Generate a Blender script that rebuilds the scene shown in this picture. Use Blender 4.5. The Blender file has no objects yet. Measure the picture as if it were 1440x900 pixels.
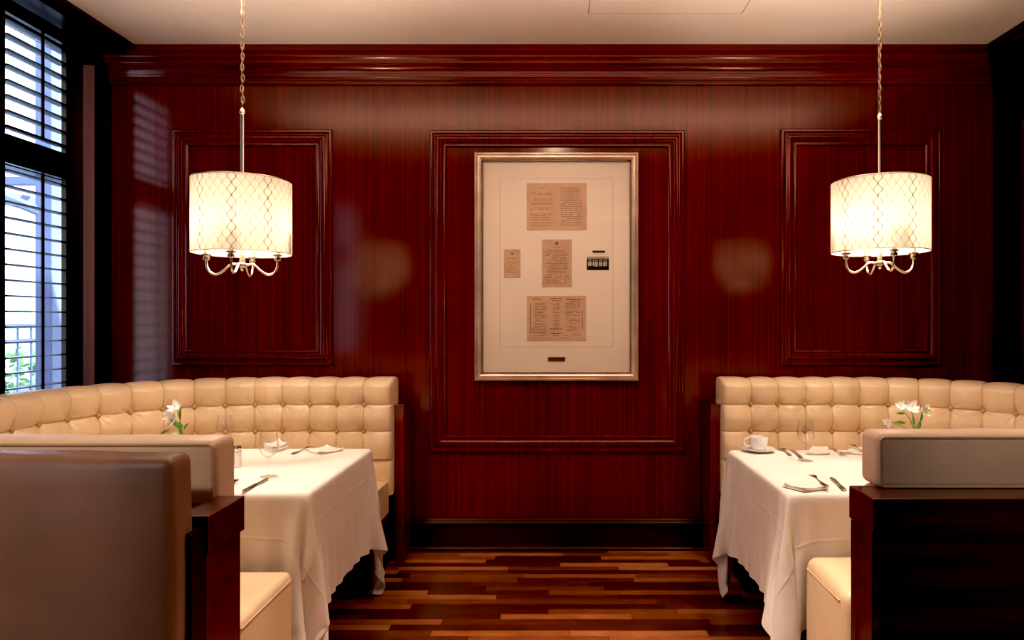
import bpy, bmesh, math, random
import numpy as np
from mathutils import Vector, Matrix

random.seed(7)
C = bpy.context.scene
COL = C.collection
PI = math.pi
F, VX, VY, EYE = 960.0, 780.0, 450.0, 1.40     # focal length in px, vanishing point, eye height
TT = 0.757                                       # height of the laid table surface

def at(px, py, z=TT):                            # pixel on the horizontal plane z -> world x, y
    d = F * (EYE - z) / (py - VY)
    return ((px - VX) * d / F, d)

# ------------------------------------------------------------------ materials
def nodes(name):
    m = bpy.data.materials.new(name)
    m.use_nodes = True
    nt = m.node_tree
    return m, nt, nt.nodes['Principled BSDF'], nt.nodes, nt.links

def mathn(nt, op, a, b=None, c=None, clamp=False):
    n = nt.nodes.new('ShaderNodeMath'); n.operation = op; n.use_clamp = clamp
    for i, v in enumerate((a, b, c)):
        if v is None: continue
        if isinstance(v, (int, float)): n.inputs[i].default_value = v
        else: nt.links.new(v, n.inputs[i])
    return n.outputs[0]

def ramp(nt, fac, stops):
    r = nt.nodes.new('ShaderNodeValToRGB')
    e = r.color_ramp.elements
    while len(e) < len(stops): e.new(0.5)
    for k, (p, col) in zip(e, stops):
        k.position = p; k.color = (*col, 1)
    nt.links.new(fac, r.inputs[0])
    return r.outputs[0]

def noise(nt, scale, vec_scale=(1, 1, 1), detail=4, rough=0.5):
    tc = nt.nodes.new('ShaderNodeTexCoord')
    mp = nt.nodes.new('ShaderNodeMapping'); mp.inputs['Scale'].default_value = vec_scale
    n = nt.nodes.new('ShaderNodeTexNoise')
    n.inputs['Scale'].default_value = scale; n.inputs['Detail'].default_value = detail
    n.inputs['Roughness'].default_value = rough
    nt.links.new(tc.outputs['Object'], mp.inputs[0]); nt.links.new(mp.outputs[0], n.inputs['Vector'])
    return n.outputs['Fac']

def bump(nt, bsdf, h, strength=0.2, dist=0.01):
    b = nt.nodes.new('ShaderNodeBump'); b.inputs['Strength'].default_value = strength
    b.inputs['Distance'].default_value = dist
    nt.links.new(h, b.inputs['Height']); nt.links.new(b.outputs[0], bsdf.inputs['Normal'])

def simple(name, col, rough=0.5, metal=0.0, var=0.12, scale=12, bmp=0.0, bscale=80, coat=0.0, vs=(1, 1, 1), sheen=0.0, spec=0.5):
    m, nt, b, N, L = nodes(name)
    f = noise(nt, scale, vs)
    lo = tuple(max(0, c * (1 - var)) for c in col); hi = tuple(min(1, c * (1 + var)) for c in col)
    L.new(ramp(nt, f, [(0.3, lo), (0.7, hi)]), b.inputs['Base Color'])
    b.inputs['Roughness'].default_value = rough; b.inputs['Metallic'].default_value = metal
    b.inputs['Coat Weight'].default_value = coat; b.inputs['Coat Roughness'].default_value = 0.12
    b.inputs['Specular IOR Level'].default_value = spec
    b.inputs['Sheen Weight'].default_value = sheen
    if bmp: bump(nt, b, noise(nt, bscale, vs, 3), bmp, 0.004)
    return m

def wood(name, stops, vs, rough=0.20, coat=0.45, fine=0.5, ior=1.5, crough=0.12, spec=0.42):
    m, nt, b, N, L = nodes(name)
    wide = noise(nt, 1.0, vs, 3, 0.55)
    thin = noise(nt, 1.0, tuple(v * 3.1 for v in vs), 5, 0.65)
    blotch = noise(nt, 1.6, (1, 1, 0.6), 2)
    f = mathn(nt, 'ADD', mathn(nt, 'MULTIPLY', wide, 0.55), mathn(nt, 'MULTIPLY', thin, fine * 0.6))
    f = mathn(nt, 'ADD', f, mathn(nt, 'MULTIPLY', mathn(nt, 'SUBTRACT', blotch, 0.5), 0.25))
    L.new(ramp(nt, f, stops), b.inputs['Base Color'])
    b.inputs['Roughness'].default_value = rough; b.inputs['IOR'].default_value = ior
    b.inputs['Coat Weight'].default_value = coat; b.inputs['Coat Roughness'].default_value = crough
    b.inputs['Coat IOR'].default_value = 1.55; b.inputs['Specular IOR Level'].default_value = spec; b.inputs['Specular Tint'].default_value = (1.0, 0.66, 0.46, 1)
    bump(nt, b, thin, 0.04, 0.003)
    return m

MAH = [(0.26, (0.062, 0.0012, 0.0009)), (0.45, (0.145, 0.0030, 0.0018)), (0.64, (0.245, 0.0068, 0.0030))]
M = {}
M['mahogany'] = wood('mahogany_veneer', MAH, (62, 62, 0.55))
M['mahogany_x'] = wood('mahogany_rail', MAH, (0.7, 30, 30))
M['mahogany_y'] = wood('mahogany_side', MAH, (30, 0.7, 30))
M['dark_wood'] = wood('dark_mahogany', [(0.3, (0.014, 0.0012, 0.001)), (0.6, (0.046, 0.0035, 0.002))], (0.9, 20, 24), 0.42, 0.0)
M['booth_wood'] = wood('booth_mahogany', [(0.28, (0.026, 0.0018, 0.0012)), (0.6, (0.125, 0.0085, 0.0045))], (0.8, 26, 26), 0.3, 0.6)
M['black_wood'] = wood('ebony_stained_wood', [(0.3, (0.004, 0.003, 0.003)), (0.65, (0.012, 0.008, 0.008))], (20, 20, 0.6), 0.4, 0.2)
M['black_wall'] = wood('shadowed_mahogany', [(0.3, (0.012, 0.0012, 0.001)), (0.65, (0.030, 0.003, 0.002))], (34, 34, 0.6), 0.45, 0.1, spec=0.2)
M['jamb_daylight'] = wood('daylit_jamb_tint', [(0.3, (0.32, 0.20, 0.26)), (0.65, (0.46, 0.30, 0.38))], (34, 34, 0.6), 0.3, 1.0, crough=.10)  # daylight spilling through the louvres is put into this pale colour
M['plaster'] = simple('ceiling_plaster', (0.88, 0.77, 0.69), 0.9, var=0.03, scale=3, bmp=0.05, bscale=60)
M['cream'] = simple('cream_leather', (0.80, 0.61, 0.41), 0.38, var=0.06, scale=5, bmp=0.12, bscale=140, coat=0.12)
M['piping'] = simple('leather_piping', (0.62, 0.44, 0.28), 0.45, var=0.05)
M['pale'] = simple('pale_leather', (0.76, 0.58, 0.44), 0.45, var=0.06, scale=6, bmp=0.12, bscale=120)
M['shaded_leather'] = simple('leather_in_shade', (0.29, 0.165, 0.118), 0.42, var=0.14, scale=5, bmp=0.14, bscale=120, coat=0.08)  # darker copy of the leather; shade of the unlit side is in the colour
M['seam_leather'] = simple('stitched_leather_seam', (0.56, 0.38, 0.22), 0.6, var=0.1, scale=40)
M['button'] = simple('button_leather', (0.55, 0.34, 0.15), 0.4, var=0.05, scale=40)
M['nickel'] = simple('brushed_nickel', (0.80, 0.70, 0.58), 0.26, 1.0, var=0.04, scale=30)
M['aged_nickel'] = simple('aged_nickel', (0.46, 0.36, 0.26), 0.35, 1.0, var=0.08, scale=30)
M['steel'] = simple('polished_steel', (0.66, 0.62, 0.58), 0.22, 1.0, var=0.03, scale=30)
M['china'] = simple('white_china', (0.88, 0.86, 0.82), 0.12, var=0.01, coat=0.5)
M['napkin'] = simple('white_napkin_linen', (0.88, 0.82, 0.72), 0.85, var=0.02, bmp=0.1, bscale=300, sheen=0.2)
M['petal'] = simple('white_petal', (0.92, 0.89, 0.86), 0.6, var=0.04, scale=60)
M['petal_throat'] = simple('yellow_flower_throat', (0.75, 0.55, 0.18), 0.6, var=0.1, scale=80)
M['leaf'] = simple('leaf_green', (0.10, 0.30, 0.035), 0.45, var=0.25, scale=40)
M['stem'] = simple('stem_green', (0.16, 0.30, 0.06), 0.5, var=0.15, scale=60)
M['frame'] = simple('champagne_frame', (0.66, 0.50, 0.40), 0.36, 0.7, var=0.22, scale=7, bmp=0.1, bscale=60)
M['frame_lip'] = simple('dark_rope_lip', (0.10, 0.055, 0.035), 0.5, 0.3, var=0.5, scale=120)
M['mat'] = simple('ivory_mat_board', (0.93, 0.80, 0.69), 0.9, var=0.015, scale=3)
M['matline'] = simple('mat_groove', (0.80, 0.66, 0.54), 0.9, var=0.02)
M['paper'] = simple('aged_paper', (0.72, 0.48, 0.335), 0.9, var=0.08, scale=9)
M['paper2'] = simple('foxed_paper', (0.68, 0.45, 0.31), 0.9, var=0.10, scale=14)
M['ink'] = simple('faded_ink', (0.27, 0.15, 0.09), 0.9, var=0.25, scale=150)
M['ink2'] = simple('black_ink', (0.06, 0.04, 0.035), 0.9, var=0.2, scale=90)
M['tape'] = simple('white_mount_tape', (0.92, 0.86, 0.78), 0.6, var=0.02)
M['photo_dark'] = simple('photograph_black', (0.025, 0.02, 0.02), 0.4, var=0.3, scale=120)
M['photo_light'] = simple('photograph_pale', (0.62, 0.52, 0.42), 0.5, var=0.15, scale=120)
M['bronze'] = simple('bronze_plaque', (0.26, 0.12, 0.045), 0.35, 0.7, var=0.2, scale=40)
M['plinth'] = simple('dark_plinth', (0.012, 0.006, 0.005), 0.6, var=0.2)
M['seam'] = simple('panel_gap', (0.25, 0.20, 0.17), 0.9, var=0.05)
M['pavement'] = simple('pavement', (0.50, 0.50, 0.52), 0.9, var=0.08, scale=4, bmp=0.1)
M['facade'] = simple('pale_stucco', (0.80, 0.80, 0.83), 0.9, var=0.05, scale=2)
M['facade_glass'] = simple('facade_window', (0.30, 0.36, 0.46), 0.2, var=0.2, scale=2)
M['facade_trim'] = simple('facade_trim', (0.62, 0.60, 0.63), 0.8, var=0.05)
M['iron'] = simple('wrought_iron', (0.10, 0.12, 0.17), 0.5, 0.3, var=0.2, scale=20)
M['bluesteel'] = simple('painted_steel_post', (0.16, 0.20, 0.30), 0.5, var=0.1, scale=10)
M['hedge'] = simple('hedge_leaves', (0.17, 0.34, 0.10), 0.6, var=0.45, scale=12)
M['car'] = simple('car_paint', (0.24, 0.33, 0.42), 0.25, var=0.03, coat=0.6)
M['tyre'] = simple('tyre_rubber', (0.02, 0.02, 0.02), 0.8, var=0.2)
M['canvas'] = simple('awning_canvas', (0.45, 0.47, 0.52), 0.8, var=0.06)

def make_glass(name, tint=(1, 1, 1), base=0.03, edge=0.7, power=5.0):
    m, nt, b, N, L = nodes(name); N.remove(b)
    tr = N.new('ShaderNodeBsdfTransparent'); tr.inputs[0].default_value = (*tint, 1)
    gl = N.new('ShaderNodeBsdfGlossy'); gl.inputs['Roughness'].default_value = 0.01
    lw = N.new('ShaderNodeLayerWeight'); lw.inputs['Blend'].default_value = 0.5
    p = mathn(nt, 'POWER', lw.outputs['Facing'], power)
    var = noise(nt, 4.0)
    f = mathn(nt, 'ADD', mathn(nt, 'MULTIPLY', p, edge), mathn(nt, 'MULTIPLY_ADD', var, 0.01, base - 0.005), clamp=True)
    mx = N.new('ShaderNodeMixShader')
    L.new(f, mx.inputs[0]); L.new(tr.outputs[0], mx.inputs[1]); L.new(gl.outputs[0], mx.inputs[2])
    L.new(mx.outputs[0], N['Material Output'].inputs[0])
    return m
M['glass'] = make_glass('clear_glass', (0.995, 0.995, 0.995), 0.03, 0.8, 3.4)
M['pane'] = make_glass('window_glass', (0.95, 0.97, 1.0), 0.04, 0.5, 5)
M['artglass'] = make_glass('picture_glass', (0.99, 0.99, 0.985), 0.035, 0.5, 5)

def make_shade():
    m, nt, b, N, L = nodes('lattice_lampshade_fabric'); N.remove(b)
    tc = N.new('ShaderNodeTexCoord'); sp = N.new('ShaderNodeSeparateXYZ')
    L.new(tc.outputs['Object'], sp.inputs[0])
    ang = mathn(nt, 'ARCTAN2', sp.outputs[1], sp.outputs[0])
    t = mathn(nt, 'MULTIPLY', ang, 72 / (2 * PI))
    k = mathn(nt, 'ROUND', t)
    par = mathn(nt, 'MULTIPLY_ADD', mathn(nt, 'ABSOLUTE', mathn(nt, 'MODULO', k, 2)), -2.0, 1.0)
    ph = mathn(nt, 'SINE', mathn(nt, 'MULTIPLY', sp.outputs[2], 2 * PI / 0.052))
    # ogee: flatten the sine a little
    ph = mathn(nt, 'MULTIPLY', ph, mathn(nt, 'SUBTRACT', 1.25, mathn(nt, 'MULTIPLY', mathn(nt, 'ABSOLUTE', ph), 0.25)))
    off = mathn(nt, 'MULTIPLY', mathn(nt, 'MULTIPLY', ph, par), 0.42)
    dist = mathn(nt, 'ABSOLUTE', mathn(nt, 'SUBTRACT', mathn(nt, 'SUBTRACT', t, k), off))
    line = mathn(nt, 'SUBTRACT', 1.0, mathn(nt, 'MULTIPLY', dist, 6.5), clamp=True)
    line = mathn(nt, 'MULTIPLY', mathn(nt, 'MINIMUM', line, 0.65), 1.5)
    kk = mathn(nt, 'MODULO', mathn(nt, 'ADD', k, 72), 8)          # two of every eight lines are darker
    dk = mathn(nt, 'LESS_THAN', kk, 1.5)
    var = noise(nt, 30, (1, 1, 1), 2)
    amt = mathn(nt, 'ADD', mathn(nt, 'MULTIPLY', dk, 0.45), mathn(nt, 'MULTIPLY', var, 0.75))
    fac = mathn(nt, 'MULTIPLY', line, amt, clamp=True)
    mix = N.new('ShaderNodeMixRGB')
    L.new(fac, mix.inputs[0]); mix.inputs[1].default_value = (0.95, 0.89, 0.77, 1); mix.inputs[2].default_value = (0.20, 0.10, 0.035, 1)
    mt = N.new('ShaderNodeMixRGB'); mt.blend_type = 'MULTIPLY'; mt.inputs[0].default_value = 1
    L.new(mix.outputs[0], mt.inputs[1]); mt.inputs[2].default_value = (SHADE_T, SHADE_T * 0.97, SHADE_T * 0.90, 1)
    df = N.new('ShaderNodeBsdfDiffuse'); tl = N.new('ShaderNodeBsdfTranslucent')
    L.new(mix.outputs[0], df.inputs[0]); L.new(mt.outputs[0], tl.inputs[0])
    mx = N.new('ShaderNodeMixShader'); mx.inputs[0].default_value = 0.5
    L.new(df.outputs[0], mx.inputs[1]); L.new(tl.outputs[0], mx.inputs[2])
    L.new(mx.outputs[0], N['Material Output'].inputs[0])
    return m
SHADE_T = 0.185
M['shade'] = make_shade()

def make_emit(name, col, s):
    m, nt, b, N, L = nodes(name)
    f = noise(nt, 20)
    L.new(ramp(nt, f, [(0.3, col), (0.7, tuple(min(1, c * 1.02) for c in col))]), b.inputs['Emission Color'])
    b.inputs['Emission Strength'].default_value = s
    return m
M['bulb'] = make_emit('warm_bulb', (1, 0.80, 0.52), 6.0)

def make_floor():
    m, nt, b, N, L = nodes('strip_oak_floor')
    tc = N.new('ShaderNodeTexCoord'); sp = N.new('ShaderNodeSeparateXYZ')
    L.new(tc.outputs['Object'], sp.inputs[0])
    W, LN = 0.057, 0.62
    ry = mathn(nt, 'DIVIDE', sp.outputs[1], W); row = mathn(nt, 'FLOOR', ry)
    w1 = N.new('ShaderNodeTexWhiteNoise'); w1.noise_dimensions = '1D'; L.new(row, w1.inputs['W'])
    rx = mathn(nt, 'ADD', mathn(nt, 'DIVIDE', sp.outputs[0], LN), mathn(nt, 'MULTIPLY', w1.outputs['Value'], 7.0))
    colm = mathn(nt, 'FLOOR', rx)
    cb = N.new('ShaderNodeCombineXYZ'); L.new(row, cb.inputs[0]); L.new(colm, cb.inputs[1])
    w2 = N.new('ShaderNodeTexWhiteNoise'); w2.noise_dimensions = '2D'; L.new(cb.outputs[0], w2.inputs['Vector'])
    g = noise(nt, 1.0, (4, 60, 1), 6, 0.65)
    g2 = noise(nt, 1.0, (9, 18, 1), 3, 0.6)
    f = mathn(nt, 'ADD', mathn(nt, 'MULTIPLY', w2.outputs['Value'], 0.55), mathn(nt, 'MULTIPLY', mathn(nt, 'ADD', g, g2), 0.28))
    col = ramp(nt, f, [(0.20, (0.035, 0.0060, 0.0025)), (0.44, (0.115, 0.025, 0.008)), (0.68, (0.30, 0.090, 0.029)), (0.88, (0.52, 0.20, 0.075))])
    fy = mathn(nt, 'FRACT', ry); fx = mathn(nt, 'FRACT', rx)
    gap = mathn(nt, 'MAXIMUM', mathn(nt, 'LESS_THAN', fy, 0.03), mathn(nt, 'LESS_THAN', fx, 0.004))
    mix = N.new('ShaderNodeMixRGB'); L.new(gap, mix.inputs[0]); L.new(col, mix.inputs[1]); mix.inputs[2].default_value = (0.012, 0.003, 0.002, 1)
    L.new(mix.outputs[0], b.inputs['Base Color'])
    b.inputs['Roughness'].default_value = 0.34; b.inputs['Coat Weight'].default_value = 0.25; b.inputs['Coat Roughness'].default_value = 0.22
    bump(nt, b, mathn(nt, 'SUBTRACT', mathn(nt, 'MULTIPLY', g, 0.3), gap), 0.12, 0.004)
    return m
M['floor'] = make_floor()

def make_cloth():
    m, nt, b, N, L = nodes('white_table_linen')
    uv = N.new('ShaderNodeTexCoord'); sp = N.new('ShaderNodeSeparateXYZ'); L.new(uv.outputs['UV'], sp.inputs[0])
    h = None
    for ax, pos in ((0, CREASE), (0, 1 - CREASE), (1, CREASE), (1, 1 - CREASE), (1, 0.5)):
        d = mathn(nt, 'ABSOLUTE', mathn(nt, 'SUBTRACT', sp.outputs[ax], pos))
        l = mathn(nt, 'SUBTRACT', 1.0, mathn(nt, 'MULTIPLY', d, 220.0), clamp=True)
        h = l if h is None else mathn(nt, 'MAXIMUM', h, l)
    weave = noise(nt, 260, (1, 1, 1), 2); soft = noise(nt, 9, (1, 1, 1), 4)
    hh = mathn(nt, 'ADD', mathn(nt, 'MULTIPLY', h, 0.5), mathn(nt, 'ADD', mathn(nt, 'MULTIPLY', weave, 0.08), mathn(nt, 'MULTIPLY', soft, 0.9)))
    L.new(ramp(nt, soft, [(0.3, (0.87, 0.82, 0.75)), (0.7, (0.90, 0.86, 0.80))]), b.inputs['Base Color'])
    b.inputs['Roughness'].default_value = 0.8; b.inputs['Sheen Weight'].default_value = 0.15
    bump(nt, b, hh, 0.35, 0.008)
    return m
CREASE = 0.165
M['cloth'] = make_cloth()

# ------------------------------------------------------------------ mesh helpers
class MB:
    """Collects shapes and links them as one mesh object."""
    def __init__(s): s.v = []; s.f = []
    def add(s, v, f):
        n = len(s.v); s.v += [tuple(p) for p in v]; s.f += [tuple(i + n for i in q) for q in f]; return s
    def box(s, x0, x1, y0, y1, z0, z1, bev=0.0, seg=2):
        bm = bmesh.new(); bmesh.ops.create_cube(bm, size=1)
        for q in bm.verts:
            q.co = Vector(((x0 + x1) / 2 + q.co.x * (x1 - x0), (y0 + y1) / 2 + q.co.y * (y1 - y0), (z0 + z1) / 2 + q.co.z * (z1 - z0)))
        if bev: bmesh.ops.bevel(bm, geom=bm.edges[:], offset=bev, segments=seg, affect='EDGES', profile=0.5)
        return s.bm(bm)
    def bm(s, bm, mat=None):
        if mat is not None: bm.transform(mat)
        bm.verts.index_update()
        s.add([q.co[:] for q in bm.verts], [[q.index for q in f.verts] for f in bm.faces]); bm.free(); return s
    def lathe(s, prof, n=32, loc=(0, 0, 0), caps=True):
        v = []; f = []
        for r, z in prof:
            for k in range(n):
                a = 2 * PI * k / n; v.append((loc[0] + r * math.cos(a), loc[1] + r * math.sin(a), loc[2] + z))
        for i in range(len(prof) - 1):
            for k in range(n):
                f.append((i * n + k, i * n + (k + 1) % n, (i + 1) * n + (k + 1) % n, (i + 1) * n + k))
        if caps:
            if prof[0][0] > 1e-5: f.append(tuple(reversed(range(n))))
            if prof[-1][0] > 1e-5: f.append(tuple((len(prof) - 1) * n + k for k in range(n)))
        return s.add(v, f)
    def tube(s, pts, r, n=8, closed=False):
        pts = [Vector(p) for p in pts]; m = len(pts); v = []; f = []
        rr = r if isinstance(r, (list, tuple)) else [r] * m
        up = None
        for i, p in enumerate(pts):
            if closed: t = pts[(i + 1) % m] - pts[i - 1]
            else: t = pts[min(i + 1, m - 1)] - pts[max(i - 1, 0)]
            t.normalize()
            if up is None:
                up = t.orthogonal().normalized()
            up = (up - t * up.dot(t)).normalized(); w = t.cross(up)
            for k in range(n):
                a = 2 * PI * k / n; v.append(p + (up * math.cos(a) + w * math.sin(a)) * rr[i])
        for i in range(m if closed else m - 1):
            j = (i + 1) % m
            for k in range(n): f.append((i * n + k, i * n + (k + 1) % n, j * n + (k + 1) % n, j * n + k))
        if not closed:
            f.append(tuple(reversed(range(n)))); f.append(tuple((m - 1) * n + k for k in range(n)))
        return s.add(v, f)
    def grid(s, rows, wrap=False):
        n = len(rows[0]); v = [p for r in rows for p in r]; f = []
        for i in range(len(rows) - 1):
            for k in range(n if wrap else n - 1):
                f.append((i * n + k, i * n + (k + 1) % n, (i + 1) * n + (k + 1) % n, (i + 1) * n + k))
        return s.add(v, f)
    def build(s, name, mat, parent=None, smooth=True, angle=35):
        me = bpy.data.meshes.new(name)
        off = parent_loc(parent)
        me.from_pydata([(p[0] - off[0], p[1] - off[1], p[2] - off[2]) for p in s.v], [], s.f)
        bm = bmesh.new(); bm.from_mesh(me); bmesh.ops.recalc_face_normals(bm, faces=bm.faces[:])
        if smooth:
            for fc in bm.faces: fc.smooth = True
            for e in bm.edges:
                if len(e.link_faces) == 2 and e.calc_face_angle(0) > math.radians(angle): e.smooth = False
        bm.to_mesh(me); bm.free(); me.update()
        o = bpy.data.objects.new(name, me); COL.objects.link(o)
        if parent is not None: o.parent = parent
        me.materials.append(mat if not isinstance(mat, str) else M[mat])
        return o

def parent_loc(p):
    v = Vector((0, 0, 0))
    while p is not None: v += p.location; p = p.parent
    return v

def tag(o, label=None, cat=None, group=None, kind=None):
    if label: o['label'] = label
    if cat: o['category'] = cat
    if group: o['group'] = group
    if kind: o['kind'] = kind
    return o

def thing(name, loc, label, cat, group=None):
    o = bpy.data.objects.new(name, None); COL.objects.link(o); o.location = loc; o.empty_display_size = 0.05
    return tag(o, label, cat, group)

def struct(o): o['kind'] = 'structure'; return o

def copy_thing(o, loc, rz=0.0, label=None, group=None):
    c = o.copy(); COL.objects.link(c); c.location = loc; c.rotation_euler = (0, 0, rz)
    if label: c['label'] = label
    if group: c['group'] = group
    for ch in o.children:
        d = ch.copy(); COL.objects.link(d); d.parent = c
        for g in ch.children:
            e = g.copy(); COL.objects.link(e); e.parent = d
    return c

def frame_sweep(mb, x0, x1, z0, z1, prof, y, sgn=-1, axis='x'):
    """A mitred rectangular moulding; prof = (inset from the outer edge, height off the wall)."""
    rings = []
    for ins, h in prof:
        q = [(x0 + ins, z0 + ins), (x1 - ins, z0 + ins), (x1 - ins, z1 - ins), (x0 + ins, z1 - ins)]
        if axis == 'x': rings.append([(a, y + sgn * h, b) for a, b in q])
        else: rings.append([(y + sgn * h, a, b) for a, b in q])
    return mb.grid(rings, wrap=True)

# ------------------------------------------------------------------ room
XL, XR, YB, YF, ZC = -2.78, 2.68, 4.174, -3.2, 3.047
struct(MB().box(XL - 0.2, XR + 0.2, YF - 0.2, YB + 0.2, -0.1, 0).build('floor', 'floor', smooth=False))
struct(MB().box(XL - 0.2, XR + 0.2, YF - 0.2, YB + 0.2, ZC, ZC + 0.1).build('ceiling', 'plaster', smooth=False))
struct(MB().box(XL - 0.2, XR + 0.2, YB, YB + 0.15, 0, ZC).build('wall_back', 'mahogany', smooth=False))
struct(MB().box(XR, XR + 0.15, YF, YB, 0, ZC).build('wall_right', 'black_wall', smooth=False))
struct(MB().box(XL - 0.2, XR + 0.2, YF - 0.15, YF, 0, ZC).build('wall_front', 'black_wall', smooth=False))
# left wall with two window openings
WZ0, WZ1 = 0.86, 2.992
WINS = [(3.20, 4.15), (-1.6, -0.4)]
w = MB()
w.box(XL - 0.15, XL, YF, YB, 0, WZ0); w.box(XL - 0.15, XL, YF, YB, WZ1, ZC)
w.box(XL - 0.15, XL, 4.15, YB, WZ0, WZ1); w.box(XL - 0.15, XL, -0.4, 3.20, WZ0, WZ1); w.box(XL - 0.15, XL, YF, -1.6, WZ0, WZ1)
struct(w.build('wall_left', 'black_wood', smooth=False))
struct(MB().box(XL - 0.018, XL + 0.012, 3.20, 3.385, WZ0, WZ1, .003).box(XL - 0.018, XL + 0.012, 3.905, 4.03, WZ0, WZ1, .003).build('trim_10', 'black_wood', smooth=False))
jm = MB()
jq = [(XL, 4.0100), (-2.71, 4.0275), (-2.71, YB), (XL, YB)]
jm.add([(*q, 0) for q in jq] + [(*q, ZC - .02) for q in jq], [(3, 2, 1, 0), (4, 5, 6, 7)] + [(i, (i + 1) % 4, 4 + (i + 1) % 4, 4 + i) for i in range(4)])
struct(jm.build('trim_1', 'black_wood', smooth=False))
jm = MB()
jq = [(XL + .006, 4.0065), (-2.714, 4.0215), (-2.714, 4.0265), (XL + .006, 4.0115)]
jm.add([(*q, 0.5) for q in jq] + [(*q, 2.90) for q in jq], [(3, 2, 1, 0), (4, 5, 6, 7)] + [(i, (i + 1) % 4, 4 + (i + 1) % 4, 4 + i) for i in range(4)])
struct(jm.build('trim_11', 'jamb_daylight', smooth=False))  # thin plate added to carry the painted daylight strip

# crown mouldings: profile (height under the ceiling, projection)
CP = [(0.212, 0.0), (0.212, 0.016), (0.204, 0.022), (0.194, 0.022), (0.188, 0.016), (0.180, 0.016), (0.172, 0.024)]
for i in range(9):
    a = i / 8 * PI / 2; CP.append((0.168 - 0.060 * math.sin(a), 0.026 + 0.030 * (1 - math.cos(a))))
CP += [(0.104, 0.058), (0.100, 0.066), (0.092, 0.068)]
for i in range(9):
    a = i / 8 * PI; CP.append((0.088 - 0.046 * i / 8, 0.068 + 0.012 * (i / 8) + 0.010 * math.sin(a)))
CP += [(0.038, 0.082), (0.034, 0.094), (0.0, 0.098), (0.0, 0.0)]
struct(MB().grid([[(XL, YB - p, ZC - h), (XR, YB - p, ZC - h)] for h, p in CP]).build('trim_2', 'mahogany_x'))
struct(MB().box(XL, -2.565, YF, YB - .001, ZC - 0.055, ZC, .003).build('trim_3', 'black_wood', smooth=False))
struct(MB().box(XL, -2.506, YF, YB - .001, ZC - 0.028, ZC, .006).build('trim_4', 'black_wood', smooth=False))
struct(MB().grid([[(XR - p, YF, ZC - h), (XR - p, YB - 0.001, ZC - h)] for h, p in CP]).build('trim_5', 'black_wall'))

# wall panel mouldings
PW = YB / F
def wx(px): return (px - VX) * PW
def wz(py): return EYE + (VY - py) * PW
PP = [(0, 0), (0, 0.014), (0.006, 0.020), (0.016, 0.021), (0.022, 0.014), (0.028, 0.013)]
for i in range(7):
    a = i / 6; PP.append((0.032 + 0.040 * a, 0.014 + 0.016 * math.sin(a * PI) * (1 - 0.25 * a)))
PP += [(0.078, 0.012), (0.084, 0.017), (0.094, 0.018), (0.100, 0.012), (0.102, 0.0)]
for n, (a, b, c, d) in enumerate([(243, 468, 183, 514), (605, 962, 184, 635), (1097, 1323, 182, 514)]):
    struct(frame_sweep(MB(), wx(a), wx(b), wz(d), wz(c), PP, YB).build('trim_%d' % (6 + n), 'mahogany'))
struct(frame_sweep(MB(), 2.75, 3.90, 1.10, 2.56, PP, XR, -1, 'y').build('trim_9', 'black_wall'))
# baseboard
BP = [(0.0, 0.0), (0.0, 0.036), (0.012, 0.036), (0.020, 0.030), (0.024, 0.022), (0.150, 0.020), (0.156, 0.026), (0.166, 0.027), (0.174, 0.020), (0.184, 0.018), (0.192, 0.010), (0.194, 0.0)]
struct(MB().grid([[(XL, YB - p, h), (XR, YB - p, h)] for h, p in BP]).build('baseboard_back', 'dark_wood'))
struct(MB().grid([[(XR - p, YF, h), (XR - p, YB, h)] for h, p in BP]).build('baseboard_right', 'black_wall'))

# ceiling access panel: a flush plaster hatch with a fine gap round it
def cpt(px, py):
    d = F * (ZC - EYE) / (VY - py); return ((px - VX) * d / F, d)
ax0, ay1 = cpt(828, 18); ax1, _ = cpt(1043, 18)
hatch = thing('access_panel', ((ax0 + ax1) / 2, ay1 - 0.3, ZC), 'flush plaster access hatch with a thin gap in the ceiling', 'access panel')
MB().box(ax0, ax1, ay1 - 0.6, ay1, ZC - 0.003, ZC, 0.001, 1).build('hatch_panel', 'plaster', hatch, smooth=False)
frame_g = MB()
for b in ((ax0 - .004, ax1 + .004, ay1, ay1 + .005), (ax0 - .004, ax0, ay1 - .6, ay1), (ax1, ax1 + .004, ay1 - .6, ay1)):
    frame_g.box(*b, ZC - 0.0015, ZC)
frame_g.build('gap_edge', 'seam', hatch, smooth=False)

# ------------------------------------------------------------------ window + shutters
def window(n, y0, y1, rail):
    win = MB()
    fw = 0.03
    for b in ((y0, y1, WZ0, WZ0 + fw), (y0, y1, WZ1 - fw, WZ1), (y0, y0 + fw, WZ0, WZ1), (y1 - fw, y1, WZ0, WZ1), (y0, y1, rail - 0.07, rail + 0.07)):
        win.box(XL - 0.13, XL - 0.05, *b, 0.003)
    o = struct(win.build('window_%d' % n, 'black_wood', smooth=False))
    MB().box(XL - 0.095, XL - 0.089, y0 + fw, y1 - fw, WZ0 + fw, WZ1 - fw).build('window_pane', 'pane', o, smooth=False)
    return o
window(1, 3.20, 4.15, 2.27)
window(2, *WINS[1], 2.27)

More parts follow.
